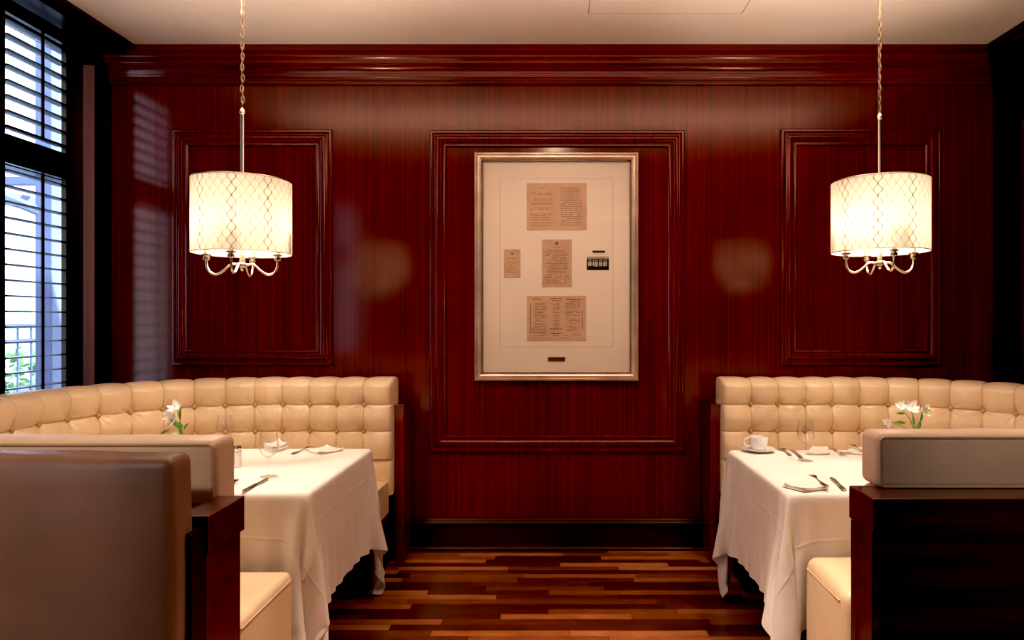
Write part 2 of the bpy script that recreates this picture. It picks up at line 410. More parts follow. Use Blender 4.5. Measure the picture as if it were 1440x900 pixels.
def shutter(y0, y1, z0, z1, label, stile=0.035, top=0.06, bot=0.06, pitch=0.0755, tilt=0.0):
    xc = XL + 0.005
    t = thing('window_shutter', (xc, (y0 + y1) / 2, z0), label, 'shutter', 'louvred shutters on the left window')
    fr = MB()
    for b in ((y0, y1, z0, z0 + bot), (y0, y1, z1 - top, z1), (y0, y0 + stile, z0 + bot, z1 - top), (y1 - stile, y1, z0 + bot, z1 - top)):
        fr.box(xc - 0.016, xc + 0.016, *b, 0.003)
    fr.build('shutter_frame', 'black_wood', t, smooth=False)
    lv = MB(); n = int((z1 - top - z0 - bot) / pitch); p = (z1 - top - z0 - bot) / n
    for i in range(n):
        zc = z0 + bot + p * (i + 0.5); rows = []
        for yy in (y0 + stile, y1 - stile):
            ring = []
            for k in range(12):
                a = 2 * PI * k / 12
                u, v = 0.036 * math.cos(a), 0.0050 * math.sin(a)
                ring.append((xc + u * math.cos(tilt) - v * math.sin(tilt), yy, zc + u * math.sin(tilt) + v * math.cos(tilt)))
            rows.append(ring)
        lv.grid(rows, wrap=True)
    lv.build('louvres', 'black_wood', t)
    ym = (y0 + y1) / 2
    MB().box(xc + 0.036, xc + 0.047, ym - 0.008, ym + 0.008, z0 + bot + 0.02, z1 - top - 0.01, 0.003).build('tilt_rod', 'black_wood', t, smooth=False)
    return t
shutter(3.395, 3.895, 2.27, 2.985, 'upper black louvred shutter panel on the left window', top=0.03, bot=0.07)
shutter(3.395, 3.895, 0.87, 2.27, 'lower black louvred shutter panel rising behind the cream banquette', top=0.075)

# ------------------------------------------------------------------ street outside
struct(MB().box(-40, XL - 0.2, -10, 40, -0.16, -0.1).build('pavement', 'pavement', smooth=False))
bld = thing('building', (-15, 15, -0.1), 'pale stucco building seen across the street through the shutters', 'building')
MB().box(-17, -14.5, 8, 30, -0.1, 5.2).build('facade_wall', 'facade', bld, smooth=False)
MB().box(-14.6, -14.3, 8, 30, 3.0, 3.25, 0.02).build('cornice', 'facade_trim', bld, smooth=False)
for k in range(7):
    yy = 10.2 + k * 1.9
    wn = MB().box(-14.52, -14.46, yy, yy + 1.1, 0.9, 2.5).build('facade_window', 'facade_glass', bld, smooth=False)
    MB().box(-14.56, -14.42, yy - 0.08, yy + 1.18, 0.8, 0.9).build('window_sill', 'facade_trim', wn, smooth=False)
fn = thing('iron_fence', (-4.6, 6.2, -0.1), 'wrought iron railing outside the window in front of the hedge', 'fence')
for zz in (1.33, 1.20, 0.15):
    MB().box(-4.62, -4.58, 3.2, 9.2, zz, zz + 0.035, 0.004).build('rail', 'iron', fn, smooth=False)
for k in range(40):
    yy = 3.3 + k * 0.15
    p = MB().lathe([(0.009, -0.1), (0.009, 0.5), (0.022, 0.58), (0.026, 0.64), (0.022, 0.70), (0.009, 0.78), (0.009, 1.34)], 8, (-4.6, yy, 0))
    p.build('picket', 'iron', fn)
random.seed(3)
hd = MB()
for k in range(2600):
    c = Vector((-5.35 + random.uniform(-.33, .33), random.uniform(3.6, 9.5), random.uniform(-0.05, 1.12) - random.random() * 0.08))
    a = Vector((random.gauss(0, 1), random.gauss(0, 1), random.gauss(0, 1))).normalized(); b_ = a.orthogonal().normalized()
    s_ = random.uniform(.035, .065)
    hd.add([c - a * s_, c + b_ * s_ * .5, c + a * s_, c - b_ * s_ * .5], [(0, 1, 2, 3)])
tag(hd.build('hedge', 'hedge', smooth=False), 'leafy green hedge growing outside behind the iron railing', 'hedge')
pg = thing('pergola', (-3.62, 4.93, -0.1), 'blue grey steel awning frame standing just outside the window', 'awning')
MB().box(-3.70, -3.58, 4.86, 4.99, -0.1, 3.9, 0.006).build('post', 'bluesteel', pg, smooth=False)
for y2, z2 in ((6.3, 2.75), (3.9, 2.75)):
    MB().tube([(-3.64, 4.93, 2.15), (-4.7, y2, z2)], 0.035, 6).build('brace', 'bluesteel', pg)
MB().box(-4.9, -4.82, 3.6, 9.6, 2.42, 2.54, 0.005).build('beam', 'bluesteel', pg, smooth=False)
for k in range(5):
    MB().box(-4.85, -3.6, 4.93 + k * 0.9 - 0.03, 4.93 + k * 0.9 + 0.03, 2.55, 2.62, 0.004).build('rafter', 'bluesteel', pg, smooth=False)
car = thing('car', (-8.4, 10.2, -0.1), 'blue grey parked car beyond the railing outside', 'car')
prof = [(-2.1, .35), (-2.15, .75), (-1.9, .95), (-1.2, 1.02), (-.6, 1.5), (.8, 1.55), (1.5, 1.08), (2.1, 1.0), (2.2, .7), (2.15, .35)]
cb_ = MB(); n_ = len(prof)
cb_.add([(-9.2, 10.2 + u, v - .05) for u, v in prof] + [(-7.6, 10.2 + u, v - .05) for u, v in prof],
        [tuple(range(n_)), tuple(range(2 * n_ - 1, n_ - 1, -1))] + [(i, (i + 1) % n_, n_ + (i + 1) % n_, n_ + i) for i in range(n_)])
cb_.build('car_body', 'car', car, smooth=False)
for u0, u1, v0, v1 in ((-1.0, -.02, -.52, .0), (.06, 1.2, .0, .72)):
    MB().add([(-7.59, 10.2 + u0, 1.0), (-7.59, 10.2 + u1, 1.0), (-7.59, 10.2 + v1, 1.40), (-7.59, 10.2 + v0, 1.40)], [(0, 1, 2, 3)]).build('car_window', 'facade_glass', car, smooth=False)
for u in (-1.35, 1.35):
    wv = MB().lathe([(0.20, -0.1), (0.32, -0.1), (0.34, -0.06), (0.34, 0.06), (0.32, 0.1), (0.2, 0.1)], 24)
    wv.v = [(-7.68 + z, 10.2 + u + x, 0.24 + y) for x, y, z in wv.v]
    wv.build('wheel', 'tyre', car)

# ------------------------------------------------------------------ framed display
def build_art():
    x0, x1, z0, z1 = wx(668), wx(897), wz(535), wz(216)
    t = thing('framed_display', ((x0 + x1) / 2, YB, z0), 'large silver framed display of old menus and a photograph on the centre panel', 'framed picture')
    fp = [(0, 0), (0, .030), (.003, .034), (.009, .034), (.012, .028), (.014, .027), (.020, .034), (.030, .036), (.040, .031), (.043, .026), (.0445, .020)]
    frame_sweep(MB(), x0, x1, z0, z1, fp, YB).build('picture_frame', 'frame', t)
    lp = MB(); ins = 0.0475
    frame_sweep(lp, x0 + .0445, x1 - .0445, z0 + .0445, z1 - .0445, [(0, .016), (0, .024), (.003, .026), (.006, .024), (.007, .014)], YB)
    lp.build('rope_lip', 'frame_lip', t)
    bd = MB()                                       # fine beading along the lip
    def bead(x, z): bd.lathe([(0, -.004), (.0035, -.002), (.0035, .002), (0, .004)], 6, (x, YB - .026, z))
    for k in range(int((x1 - x0 - .1) / .012)):
        for zz in (z0 + .0485, z1 - .0485): bead(x0 + .05 + k * .012, zz)
    for k in range(int((z1 - z0 - .1) / .012)):
        for xx in (x0 + .0485, x1 - .0485): bead(xx, z0 + .05 + k * .012)
    bd.build('lip_beading', 'frame', t)
    yb = YB - 0.012
    mt = MB().box(x0 + .04, x1 - .04, yb, YB - .002, z0 + .04, z1 - .04).build('mat_board', 'mat', t, smooth=False)
    gx0, gx1, gz0, gz1 = wx(703), wx(862), wz(488), wz(251)
    frame_sweep(MB(), gx0, gx1, gz0, gz1, [(0, 0), (.001, .0012), (.003, .0012), (.004, 0)], yb).build('mat_groove', 'matline', mt)
    def doc(a, b, c, d, mat='paper', nm='old_document', label=None):
        u0, u1, v0, v1 = wx(a), wx(b), wz(d), wz(c); r = .006
        o = MB().box(u0, u1, yb - .003, yb, v0, v1, 0.0012, 1).build(nm, mat, t, smooth=False)
        if label: o['label'] = label
        return o, u0, u1, v0, v1
    yt = yb - .0036
    def words(mb, u0, u1, v, h, fill=0.82, wmin=.006, wmax=.020, wob=0.0006):
        u = u0
        while u < u1 - .003:
            wd = min(random.uniform(wmin, wmax), u1 - u)
            if random.random() < fill:
                n = max(1, int(wd / .004)); top = []; botm = []
                for i in range(n + 1):
                    uu = u + wd * i / n; hh = h * random.uniform(.55, 1.0); dv = random.uniform(-wob, wob)
                    top.append((uu, yt, v + hh / 2 + dv)); botm.append((uu, yt, v - hh / 2 + dv))
                mb.grid([botm, top])
            u += wd + random.uniform(.002, .005)
    def rect(mb, u0, u1, v0, v1, yy=None):
        yy = yt if yy is None else yy
        mb.add([(u0, yy, v0), (u1, yy, v0), (u1, yy, v1), (u0, yy, v1)], [(0, 1, 2, 3)])
    random.seed(11)
    # two-page handwritten sheet
    o, u0, u1, v0, v1 = doc(741, 825, 258, 324, 'paper', 'old_document', 'two-page handwritten sheet at the top of the display')
    tx = MB(); H = v1 - v0; W = u1 - u0
    words(tx, u0 + W * .22, u0 + W * .33, v1 - H * .10, .003)
    tx.build('page_heading', 'ink', o, smooth=False); tx = MB(); tr = MB()
    for r in (.22, .25, .33, .36, .42, .45, .53, .56, .66, .69, .73, .78, .84, .90):
        words(tx, u0 + W * random.uniform(.05, .08), u0 + W * random.uniform(.40, .45), v1 - H * r, .0042, .86)
    for k in range(19):
        words(tr, u0 + W * random.uniform(.54, .58), u0 + W * random.uniform(.88, .94), v1 - H * (.10 + k * .044), .0042, .86)
    tx.build('handwriting', 'ink', o, smooth=False); tr.build('handwriting', 'ink', o, smooth=False)
    MB().box(wx(757), wx(769), yb - .0045, yb, wz(258.5), wz(256.2)).build('mount_tab', 'tape', o, smooth=False)
    MB().box(wx(771), wx(779), yb - .0045, yb, wz(326), wz(324)).build('mount_tab', 'tape', o, smooth=False)
    def crest(mb, cx, cz, s):                       # a small printed crest
        pts = [(-.9, .8), (-.5, 1), (-.3, .5), (0, .9), (.3, .5), (.5, 1), (.9, .8), (.7, -.2), (.35, -.8), (0, -1), (-.35, -.8), (-.7, -.2)]
        mb.add([(cx + a * s, yt, cz + b * s) for a, b in pts], [tuple(range(12))])
    # centre sheet
    o, u0, u1, v0, v1 = doc(762, 804, 337, 404, 'paper2', 'old_document', 'single printed menu sheet in the middle with a crest')
    tx = MB(); H = v1 - v0; W = u1 - u0; cx = (u0 + u1) / 2
    crest(tx, cx, v1 - H * .085, .0115)
    words(tx, cx - .025, cx + .025, v1 - H * .165, .003)
    for k in range(22):
        hw = W * random.uniform(.26, .42); words(tx, cx - hw, cx + hw, v1 - H * (.24 + k * .033), .0040, .84)
    tx.build('printed_text', 'ink', o, smooth=False)
    # small card
    o, u0, u1, v0, v1 = doc(709, 732, 351, 391, 'paper2', 'old_document', 'small printed card at the left of the display')
    tx = MB(); H = v1 - v0; W = u1 - u0; cx = (u0 + u1) / 2
    crest(tx, cx, v1 - H * .15, .008)
    for k in range(11):
        hw = W * random.uniform(.16, .40); words(tx, cx - hw, cx + hw, v1 - H * (.32 + k * .055), .0026, .8)
    tx.build('printed_text', 'ink', o, smooth=False)
    # bottom three-column menu
    o, u0, u1, v0, v1 = doc(741, 824, 416, 479, 'paper', 'old_document', 'three-column printed menu at the bottom of the display')
    tx = MB(); t2 = MB(); t3 = MB(); tb = MB(); H = v1 - v0; W = u1 - u0
    for k in range(22):
        hh = v1 - H * (.17 + k * .034)
        hw = W * random.uniform(.08, .14); words(tx, u0 + W * .22 - hw, u0 + W * .22 + hw, hh, .0042, .88)
        hw = W * random.uniform(.05, .075)
        if k not in (17, 19): words(t2, u0 + W * .5 - hw, u0 + W * .5 + hw, hh, .004, .88)
        if k % 5 != 4:
            hw = W * random.uniform(.10, .14); words(t3, u0 + W * .78 - hw, u0 + W * .78 + hw, hh, .0042, .8)
    words(t2, u0 + W * .40, u0 + W * .60, v1 - H * .06, .008, .9); words(t2, u0 + W * .42, u0 + W * .58, v1 - H * .11, .007, .9)
    words(tb, u0 + W * .05, u0 + W * .95, v0 + H * .05, .0035, .85)
    rect(tx, u0 + W * .40, u0 + W * .402, v0 + H * .12, v0 + H * .82); rect(t3, u0 + W * .61, u0 + W * .612, v0 + H * .12, v0 + H * .82)
    for q in (tx, t2, t3): q.build('menu_column', 'ink', o, smooth=False)
    tb.build('menu_footer', 'ink', o, smooth=False)
    for a_, b_, c_, d_ in ((.055, .065, .15, .82), (.935, .943, .25, .70)):
        hx = MB(); rect(hx, u0 + W * a_, u0 + W * b_, v0 + H * c_, v0 + H * d_); hx.build('border_rule', 'ink2', o, smooth=False)
    for a_, b_, c_, h_ in ((.10, .27, .925, .006), (.67, .92, .915, .006), (.71, .90, .865, .004), (.40, .59, .26, .006), (.41, .59, .165, .006)):
        hx = MB(); words(hx, u0 + W * a_, u0 + W * b_, v0 + H * c_, h_, 1); hx.build('bold_heading', 'ink2', o, smooth=False)
    # photograph of a crowd with a dark caption strip
    o, u0, u1, v0, v1 = doc(825, 856, 361, 380, 'photo_dark', 'photograph', 'small black and white group photograph')
    tx = MB(); H = v1 - v0; W = u1 - u0
    rect(tx, u0, u1, v0 + H * .80, v1 - .001)
    for k in range(9):                               # seated and standing pale figures
        cx = u0 + W * (.10 + k * .095 + random.uniform(-.02, .02)); b0 = v0 + H * random.uniform(.22, .32); s_ = W * .038
        tx.add([(cx - s_, yt, b0), (cx + s_, yt, b0), (cx + s_ * 1.2, yt, b0 + H * .28), (cx, yt, b0 + H * .36), (cx - s_ * 1.2, yt, b0 + H * .28)], [(0, 1, 2, 3, 4)])
        hr = W * .028; tx.add([(cx + hr * math.cos(a * PI / 4), yt, b0 + H * .43 + hr * math.sin(a * PI / 4)) for a in range(8)], [tuple(range(8))])
    tx.build('photo_figures', 'photo_light', o, smooth=False)
    dk = MB()
    for k in range(14): 
        cx = u0 + W * (.04 + k * .07); dk.add([(cx - .003, yt - .0004, v0 + H * .78), (cx + .004, yt - .0004, v0 + H * .80), (cx + .003, yt - .0004, v1 - H * random.uniform(.02, .12)), (cx, yt - .0004, v1 - H * .10)], [(0, 1, 2, 3)])
    dk.build('photo_backdrop', 'photo_dark', o, smooth=False)
    MB().box(wx(833), wx(850.5), yb - .003, yb, wz(355.5), wz(352.8)).build('caption_strip', 'ink2', t, smooth=False)
    MB().box(wx(770.5), wx(794.5), yb - .006, yb, wz(507.5), wz(502), .001, 1).build('name_plaque', 'bronze', t, smooth=False)
    MB().box(x0 + .046, x1 - .046, YB - .0235, YB - .0215, z0 + .046, z1 - .046).build('picture_glass', 'artglass', t, smooth=False)
build_art()

# ------------------------------------------------------------------ tufted banquettes
TOP, RH = 1.07, 0.155
ROW = [0.605, 0.765, 0.917]
def banquette(sx, xe, xs, yfrt, R, ylen, label, post_x):
    """sx = -1 left / +1 right; xe = open end, xs = start of the curve. Front face follows line + arc + line."""
    l1 = abs(xs - xe); l2 = R * PI / 2; Ltot = l1 + l2 + ylen
    def P(s):
        if s < l1: return (xe + sx * s, yfrt), (0, -1)
        if s < l1 + l2:
            a = (s - l1) / R; return (xs + sx * R * math.sin(a), yfrt - R + R * math.cos(a)), (-sx * math.sin(a), -math.cos(a))
        return (xs + sx * R, yfrt - R - (s - l1 - l2)), (-sx, 0)
    t = thing('curved_banquette', ((xe + xs) / 2, yfrt, 0), label, 'banquette', 'cream tufted banquettes')
    S0 = 0.165
    def g(x, w): return math.exp(-(x / w) ** 2)
    def puff(s, z):
        u = (s - S0) / RH; du = abs(u - round(u)) * RH
        if s < S0 - RH * .5: du = 1.0
        end = 1 - math.exp(-(s / .02)) * .8
        if z < ROW[0]:
            w_ = min(1, (ROW[0] - z) / .03); return (.004 + .014 * w_ ** .5) * end
        gv = 1 - .14 * g(du, .0035) - .12 * g(du, .012) - .34 * g(du, .05)
        gh = 1.0
        for r, k in ((ROW[1], 1), (ROW[2], 1), (ROW[0], .8)):
            dz = z - r
            gh = min(gh, 1 - k * (.14 * g(dz, .0035) + .12 * g(dz, .012) + .34 * g(dz, .05)))
        h = .046 * gv * gh * end
        if z > ROW[2]: h *= 1 - .30 * max(0, min(1, (z - ROW[2]) / .15)) ** 2
        if du < .9:
            for r in ROW[1:]:
                q = math.hypot(du, z - r); h -= .009 * g(q, .015) + .012 * g(q, .042)
                a = math.atan2(z - r, (u - round(u)) * RH)
                h += .0034 * math.sin(a * 9 + round(u) * 2.3 + r * 30) * g(q - .034, .018)
        return h
    def grade(lines, lo, hi, wide):
        pts = {lo, hi}
        for l in lines:
            for o_ in (-.0105, -.006, -.0034, -.0013, .0013, .0034, .006, .0105):
                if lo < l + o_ < hi: pts.add(round(l + o_, 6))
        srt = sorted(pts); out = []
        for p0, p1 in zip(srt, srt[1:]):
            k = max(1, int(round((p1 - p0) / wide)))
            out += [p0 + (p1 - p0) * q / k for q in range(k)]
        return out + [hi]
    nb = int((Ltot - S0) / RH)
    ss = grade([S0 + k * RH for k in range(nb + 1)] + [.004, .012], 0.0, Ltot, .0095)
    zs = grade(ROW, 0.40, 1.022, .0095)
    rows = []; ns = len(ss) - 1
    for s in ss:
        (x, y), (nx, ny) = P(s); row = []
        endr = max(0, 1 - s / .018)                       # the end rounds off
        for z in zs:
            h = puff(s, z) - .012 * endr ** 2; row.append((x + nx * h, y + ny * h, z))
        u = (s - S0) / RH; du = (u - round(u)) * RH if s > S0 - RH * .5 else 1
        gr = .006 * g(du, .0035) + .004 * g(du, .014) + .004 * g(du, .045)
        h0 = puff(s, 1.022) - .012 * endr ** 2
        for k in range(1, 13):                            # rolled top edge
            a = PI / 2 * k / 12; r = .048 - gr * math.sin(a) - .008 * endr ** 2
            off = h0 * (1 - k / 12) - .05 * (1 - math.cos(a))
            row.append((x + nx * off, y + ny * off, 1.022 + r * math.sin(a)))
        for off, zz in ((-.09, .0), (-.125, -.006), (-.14, -.03), (-.14, -.4), (-.14, -.62)):
            row.append((x + nx * off, y + ny * off, 1.07 + zz - gr * (zz > -.02) - .004 * endr ** 2))
        rows.append(row)
    mb = MB().grid(rows)
    n0 = len(rows[0])
    seamf = []
    for i in range(ns):
        sm = (ss[i] + ss[i + 1]) / 2; us = (sm - S0) / RH
        on_s = sm > S0 - .01 and abs(us - round(us)) * RH < .001
        for k in range(n0 - 1):
            if k < len(zs) - 1:
                zm = (zs[k] + zs[k + 1]) / 2
                if (on_s and zm > ROW[0]) or any(abs(zm - r) < .001 for r in ROW): seamf.append(i * (n0 - 1) + k)
            elif on_s and k < len(zs) + 10: seamf.append(i * (n0 - 1) + k)
    mb.f.append(tuple(range(n0))); mb.f.append(tuple(range(ns * n0 + n0 - 1, ns * n0 - 1, -1)))
    back = mb.build('back_cushion', 'cream', t, angle=75)
    back.data.materials.append(M['seam_leather'])
    for q in seamf: back.data.polygons[q].material_index = 1
    first = None
    for k in range(nb + 1):
        for r in ROW[1:]:
            s = S0 + k * RH; (x, y), (nx, ny) = P(s); h = puff(s, r) + .015
            if first is None:
                first = MB().lathe([(.0105, -.016), (.0132, 0), (.0118, .004), (.0065, .0070), (0, .0080)], 14, caps=True)
                first = first.build('button', 'button', None); first.parent = back; b = first
                b.rotation_mode = 'XYZ'
            else:
                b = first.copy(); COL.objects.link(b); b.parent = back
            b.location = Vector((x + nx * h, y + ny * h, r)) - t.location
            b.rotation_euler = Vector((nx, ny, 0)).to_track_quat('Z', 'Y').to_euler()
    def sweep(prof, s0, s1, name, mat, n=60, parent=t):
        rr = []
        for i in range(n + 1):
            s = s0 + (s1 - s0) * i / n; (x, y), (nx, ny) = P(s)
            rr.append([(x + nx * o_, y + ny * o_, z_) for o_, z_ in prof])
        m_ = MB().grid(rr, wrap=True); k_ = len(prof)
        m_.f.append(tuple(range(k_))); m_.f.append(tuple(range(n * k_ + k_ - 1, n * k_ - 1, -1)))
        return m_.build(name, mat, parent)
    sp = [(0.0, .30), (.46, .30), (.475, .32), (.482, .40), (.475, .445), (.45, .468), (.40, .476), (.2, .482), (.02, .478), (-.02, .46)]
    seat = sweep(sp, 0.025, Ltot, 'seat_cushion', 'cream')
    sweep([(-.10, 0), (.40, 0), (.40, .30), (-.10, .30)], 0.03, Ltot, 'plinth', 'plinth')
    sweep([(-.10, .30), (.455, .30), (.455, .285), (-.10, .285)], 0.02, Ltot, 'seat_rail', 'booth_wood')
    # wooden end post and capping panel behind the cushion
    a, b_ = sorted((post_x, xe - sx * 0.004))
    MB().box(a, b_, yfrt + .03, YB - .045, 0.0, .905, .003).build('end_post', 'mahogany', t, smooth=False)
    MB().box(a - .004, b_ + .004, yfrt + .022, YB - .04, .905, .913, .002).build('post_cap', 'mahogany_y', t, smooth=False)
    return t
banquette(-1, -0.925, -1.58, 3.905, 0.80, 1.0, 'curved cream tufted leather banquette below the window on the left', -0.868)
banquette(1, 0.955, 1.68, 3.905, 0.80, .96, 'curved cream tufted leather banquette in the dark right corner', 0.898)

# ------------------------------------------------------------------ near booth benches
def puffy(mb, x0, x1, y0, y1, z0, z1, r, bulge=.012, n=14):
    """Rounded upholstered block with slightly crowned faces."""
    bm = bmesh.new(); bmesh.ops.create_cube(bm, size=1)
    for q in bm.verts:
        q.co = Vector(((x0 + x1) / 2 + q.co.x * (x1 - x0), (y0 + y1) / 2 + q.co.y * (y1 - y0), (z0 + z1) / 2 + q.co.z * (z1 - z0)))
    bmesh.ops.bevel(bm, geom=bm.edges[:], offset=r, segments=4, affect='EDGES', profile=0.5)
    bmesh.ops.subdivide_edges(bm, edges=[e for e in bm.edges if e.calc_length() > .12], cuts=n, use_grid_fill=True)
    rs = random.Random(5)
    for q in bm.verts:
        u, v, w_ = [(q.co[i] - lo) / (hi - lo) * 2 - 1 for i, (lo, hi) in enumerate(((x0, x1), (y0, y1), (z0, z1)))]
        cu, cv, cw = (max(0, 1 - k * k) for k in (u, v, w_))
        wob = .0025 * math.sin(q.co.x * 23 + q.co.z * 9) + .002 * math.sin(q.co.x * 51 + q.co.z * 31)
        q.co += Vector((math.copysign(1, u) * cv * cw * bulge if abs(u) > .98 else 0,
                        math.copysign(1, v) * ((cu ** .3) * cw * bulge + wob * cw) if abs(v) > .9 else 0,
                        math.copysign(1, w_) * ((cu ** .3) * cv * bulge + wob * cv) if abs(w_) > .9 else 0))
    return mb.bm(bm)
def piping(mb, x0, x1, z0, z1, y, r=.0045, rad=.025):
    pts = []
    for cx, cz, a0 in ((x1 - rad, z1 - rad, 0), (x0 + rad, z1 - rad, 90), (x0 + rad, z0 + rad, 180), (x1 - rad, z0 + rad, 270)):
        for k in range(6):
            a = math.radians(a0 + 18 * k); pts.append((cx + rad * math.cos(a), y, cz + rad * math.sin(a)))
    mb.tube(pts, r, 6, closed=True)

# left: divider with a cushion on the table side
LX = -2.62
bl = thing('booth_bench', (-1.75, 2.0, 0), 'left foreground booth bench with brown leather back facing the white table', 'booth bench', 'booth benches in the foreground')
MB().box(-0.935, -0.874, 1.712, 1.900, 0, .815, .003).build('end_post', 'booth_wood', bl, smooth=False)
MB().box(-0.943, -0.865, 1.706, 1.906, .815, .910, .003).build('end_cap', 'booth_wood', bl, smooth=False)
MB().box(LX, -0.935, 1.725, 1.885, 0, .895, .003).build('divider_panel', 'booth_wood', bl, smooth=False)
cs = puffy(MB(), LX, -0.938, 1.888, 2.010, .44, 1.064, .020, .007).build('back_cushion', 'pale', bl, angle=60)
pp = MB(); piping(pp, LX + .004, -0.944, .46, 1.056, 1.884, rad=.016); pp.build('piping', 'piping', cs)
st = puffy(MB(), -1.86, -0.945, 2.02, 2.47, .20, .495, .026, .008).build('seat_cushion', 'cream', bl, angle=60)
MB().tube([(-0.942, 2.05, .470), (-0.942, 2.44, .470)], .003, 6).build('piping', 'piping', st)
MB().box(-1.86, -1.0, 1.90, 2.43, 0, .20).build('plinth', 'plinth', bl, smooth=False)
# left, nearest: bench back turned to the camera
bn = thing('booth_bench', (-1.75, 1.4, 0), 'nearest booth bench at the left with smooth leather back coloured dark as in shade', 'booth bench', 'booth benches in the foreground')
cs = puffy(MB(), LX, -0.893, 1.585, 1.690, .42, 1.074, .022, .012).build('back_cushion', 'shaded_leather', bn, angle=60)
MB().box(-0.935, -0.872, 1.640, 1.704, 0, .885, .003).build('end_post', 'black_wood', bn, smooth=False)
puffy(MB(), LX, -0.985, 1.04, 1.585, .20, .475, .030, .010).build('seat_cushion', 'shaded_leather', bn, angle=60)
MB().box(LX, -1.02, 1.10, 1.640, 0, .20).build('plinth', 'plinth', bn, smooth=False)
# right: panelled divider with a cushion standing above its cap
RX = 2.62
br = thing('booth_bench', (1.75, 2.0, 0), 'right foreground booth bench with dark wood panelled back and pale leather cushion', 'booth bench', 'booth benches in the foreground')
MB().box(0.872, RX, 1.870, 2.024, .815, .910, .003).build('divider_cap', 'booth_wood', br, smooth=False)
ep = MB().box(0.880, RX, 1.882, 2.014, 0, .815, .002)
dp = ep.build('divider_panel', 'booth_wood', br, smooth=False)
fr = MB()
frame_sweep(fr, 1.882, 2.014, 0.05, .813, [(0, 0), (0, .006), (.030, .006), (.034, .003), (.040, -.001)], 0.880, -1, 'y')
fr.build('panel_moulding', 'booth_wood', dp, smooth=False)
fr = MB()
for x0_ in (0.885, 1.75):
    frame_sweep(fr, x0_, x0_ + .86, 0.05, .813, [(0, 0), (0, .006), (.050, .006), (.056, .003), (.062, -.001)], 1.882, -1, 'x')
fr.build('front_moulding', 'booth_wood', dp, smooth=False)
cs = puffy(MB(), 0.942, RX, 1.992, 2.105, .908, 1.066, .020, .006).build('back_cushion', 'pale', br, angle=60)
pp = MB(); piping(pp, 0.948, RX - .004, .915, 1.058, 1.988, rad=.016); pp.build('piping', 'piping', cs)
puffy(MB(), 0.944, RX, 2.026, 2.105, .44, .900, .02).build('lower_back_cushion', 'cream', br, angle=60)
st = puffy(MB(), 0.905, 1.96, 2.12, 2.475, .12, .548, .036, .012).build('seat_cushion', 'cream', br, angle=60)
MB().tube([(0.902, 2.16, .511), (0.902, 2.44, .511)], .003, 6).build('piping', 'piping', st)
MB().box(0.96, 1.96, 2.03, 2.43, 0, .12).build('plinth', 'plinth', br, smooth=False)

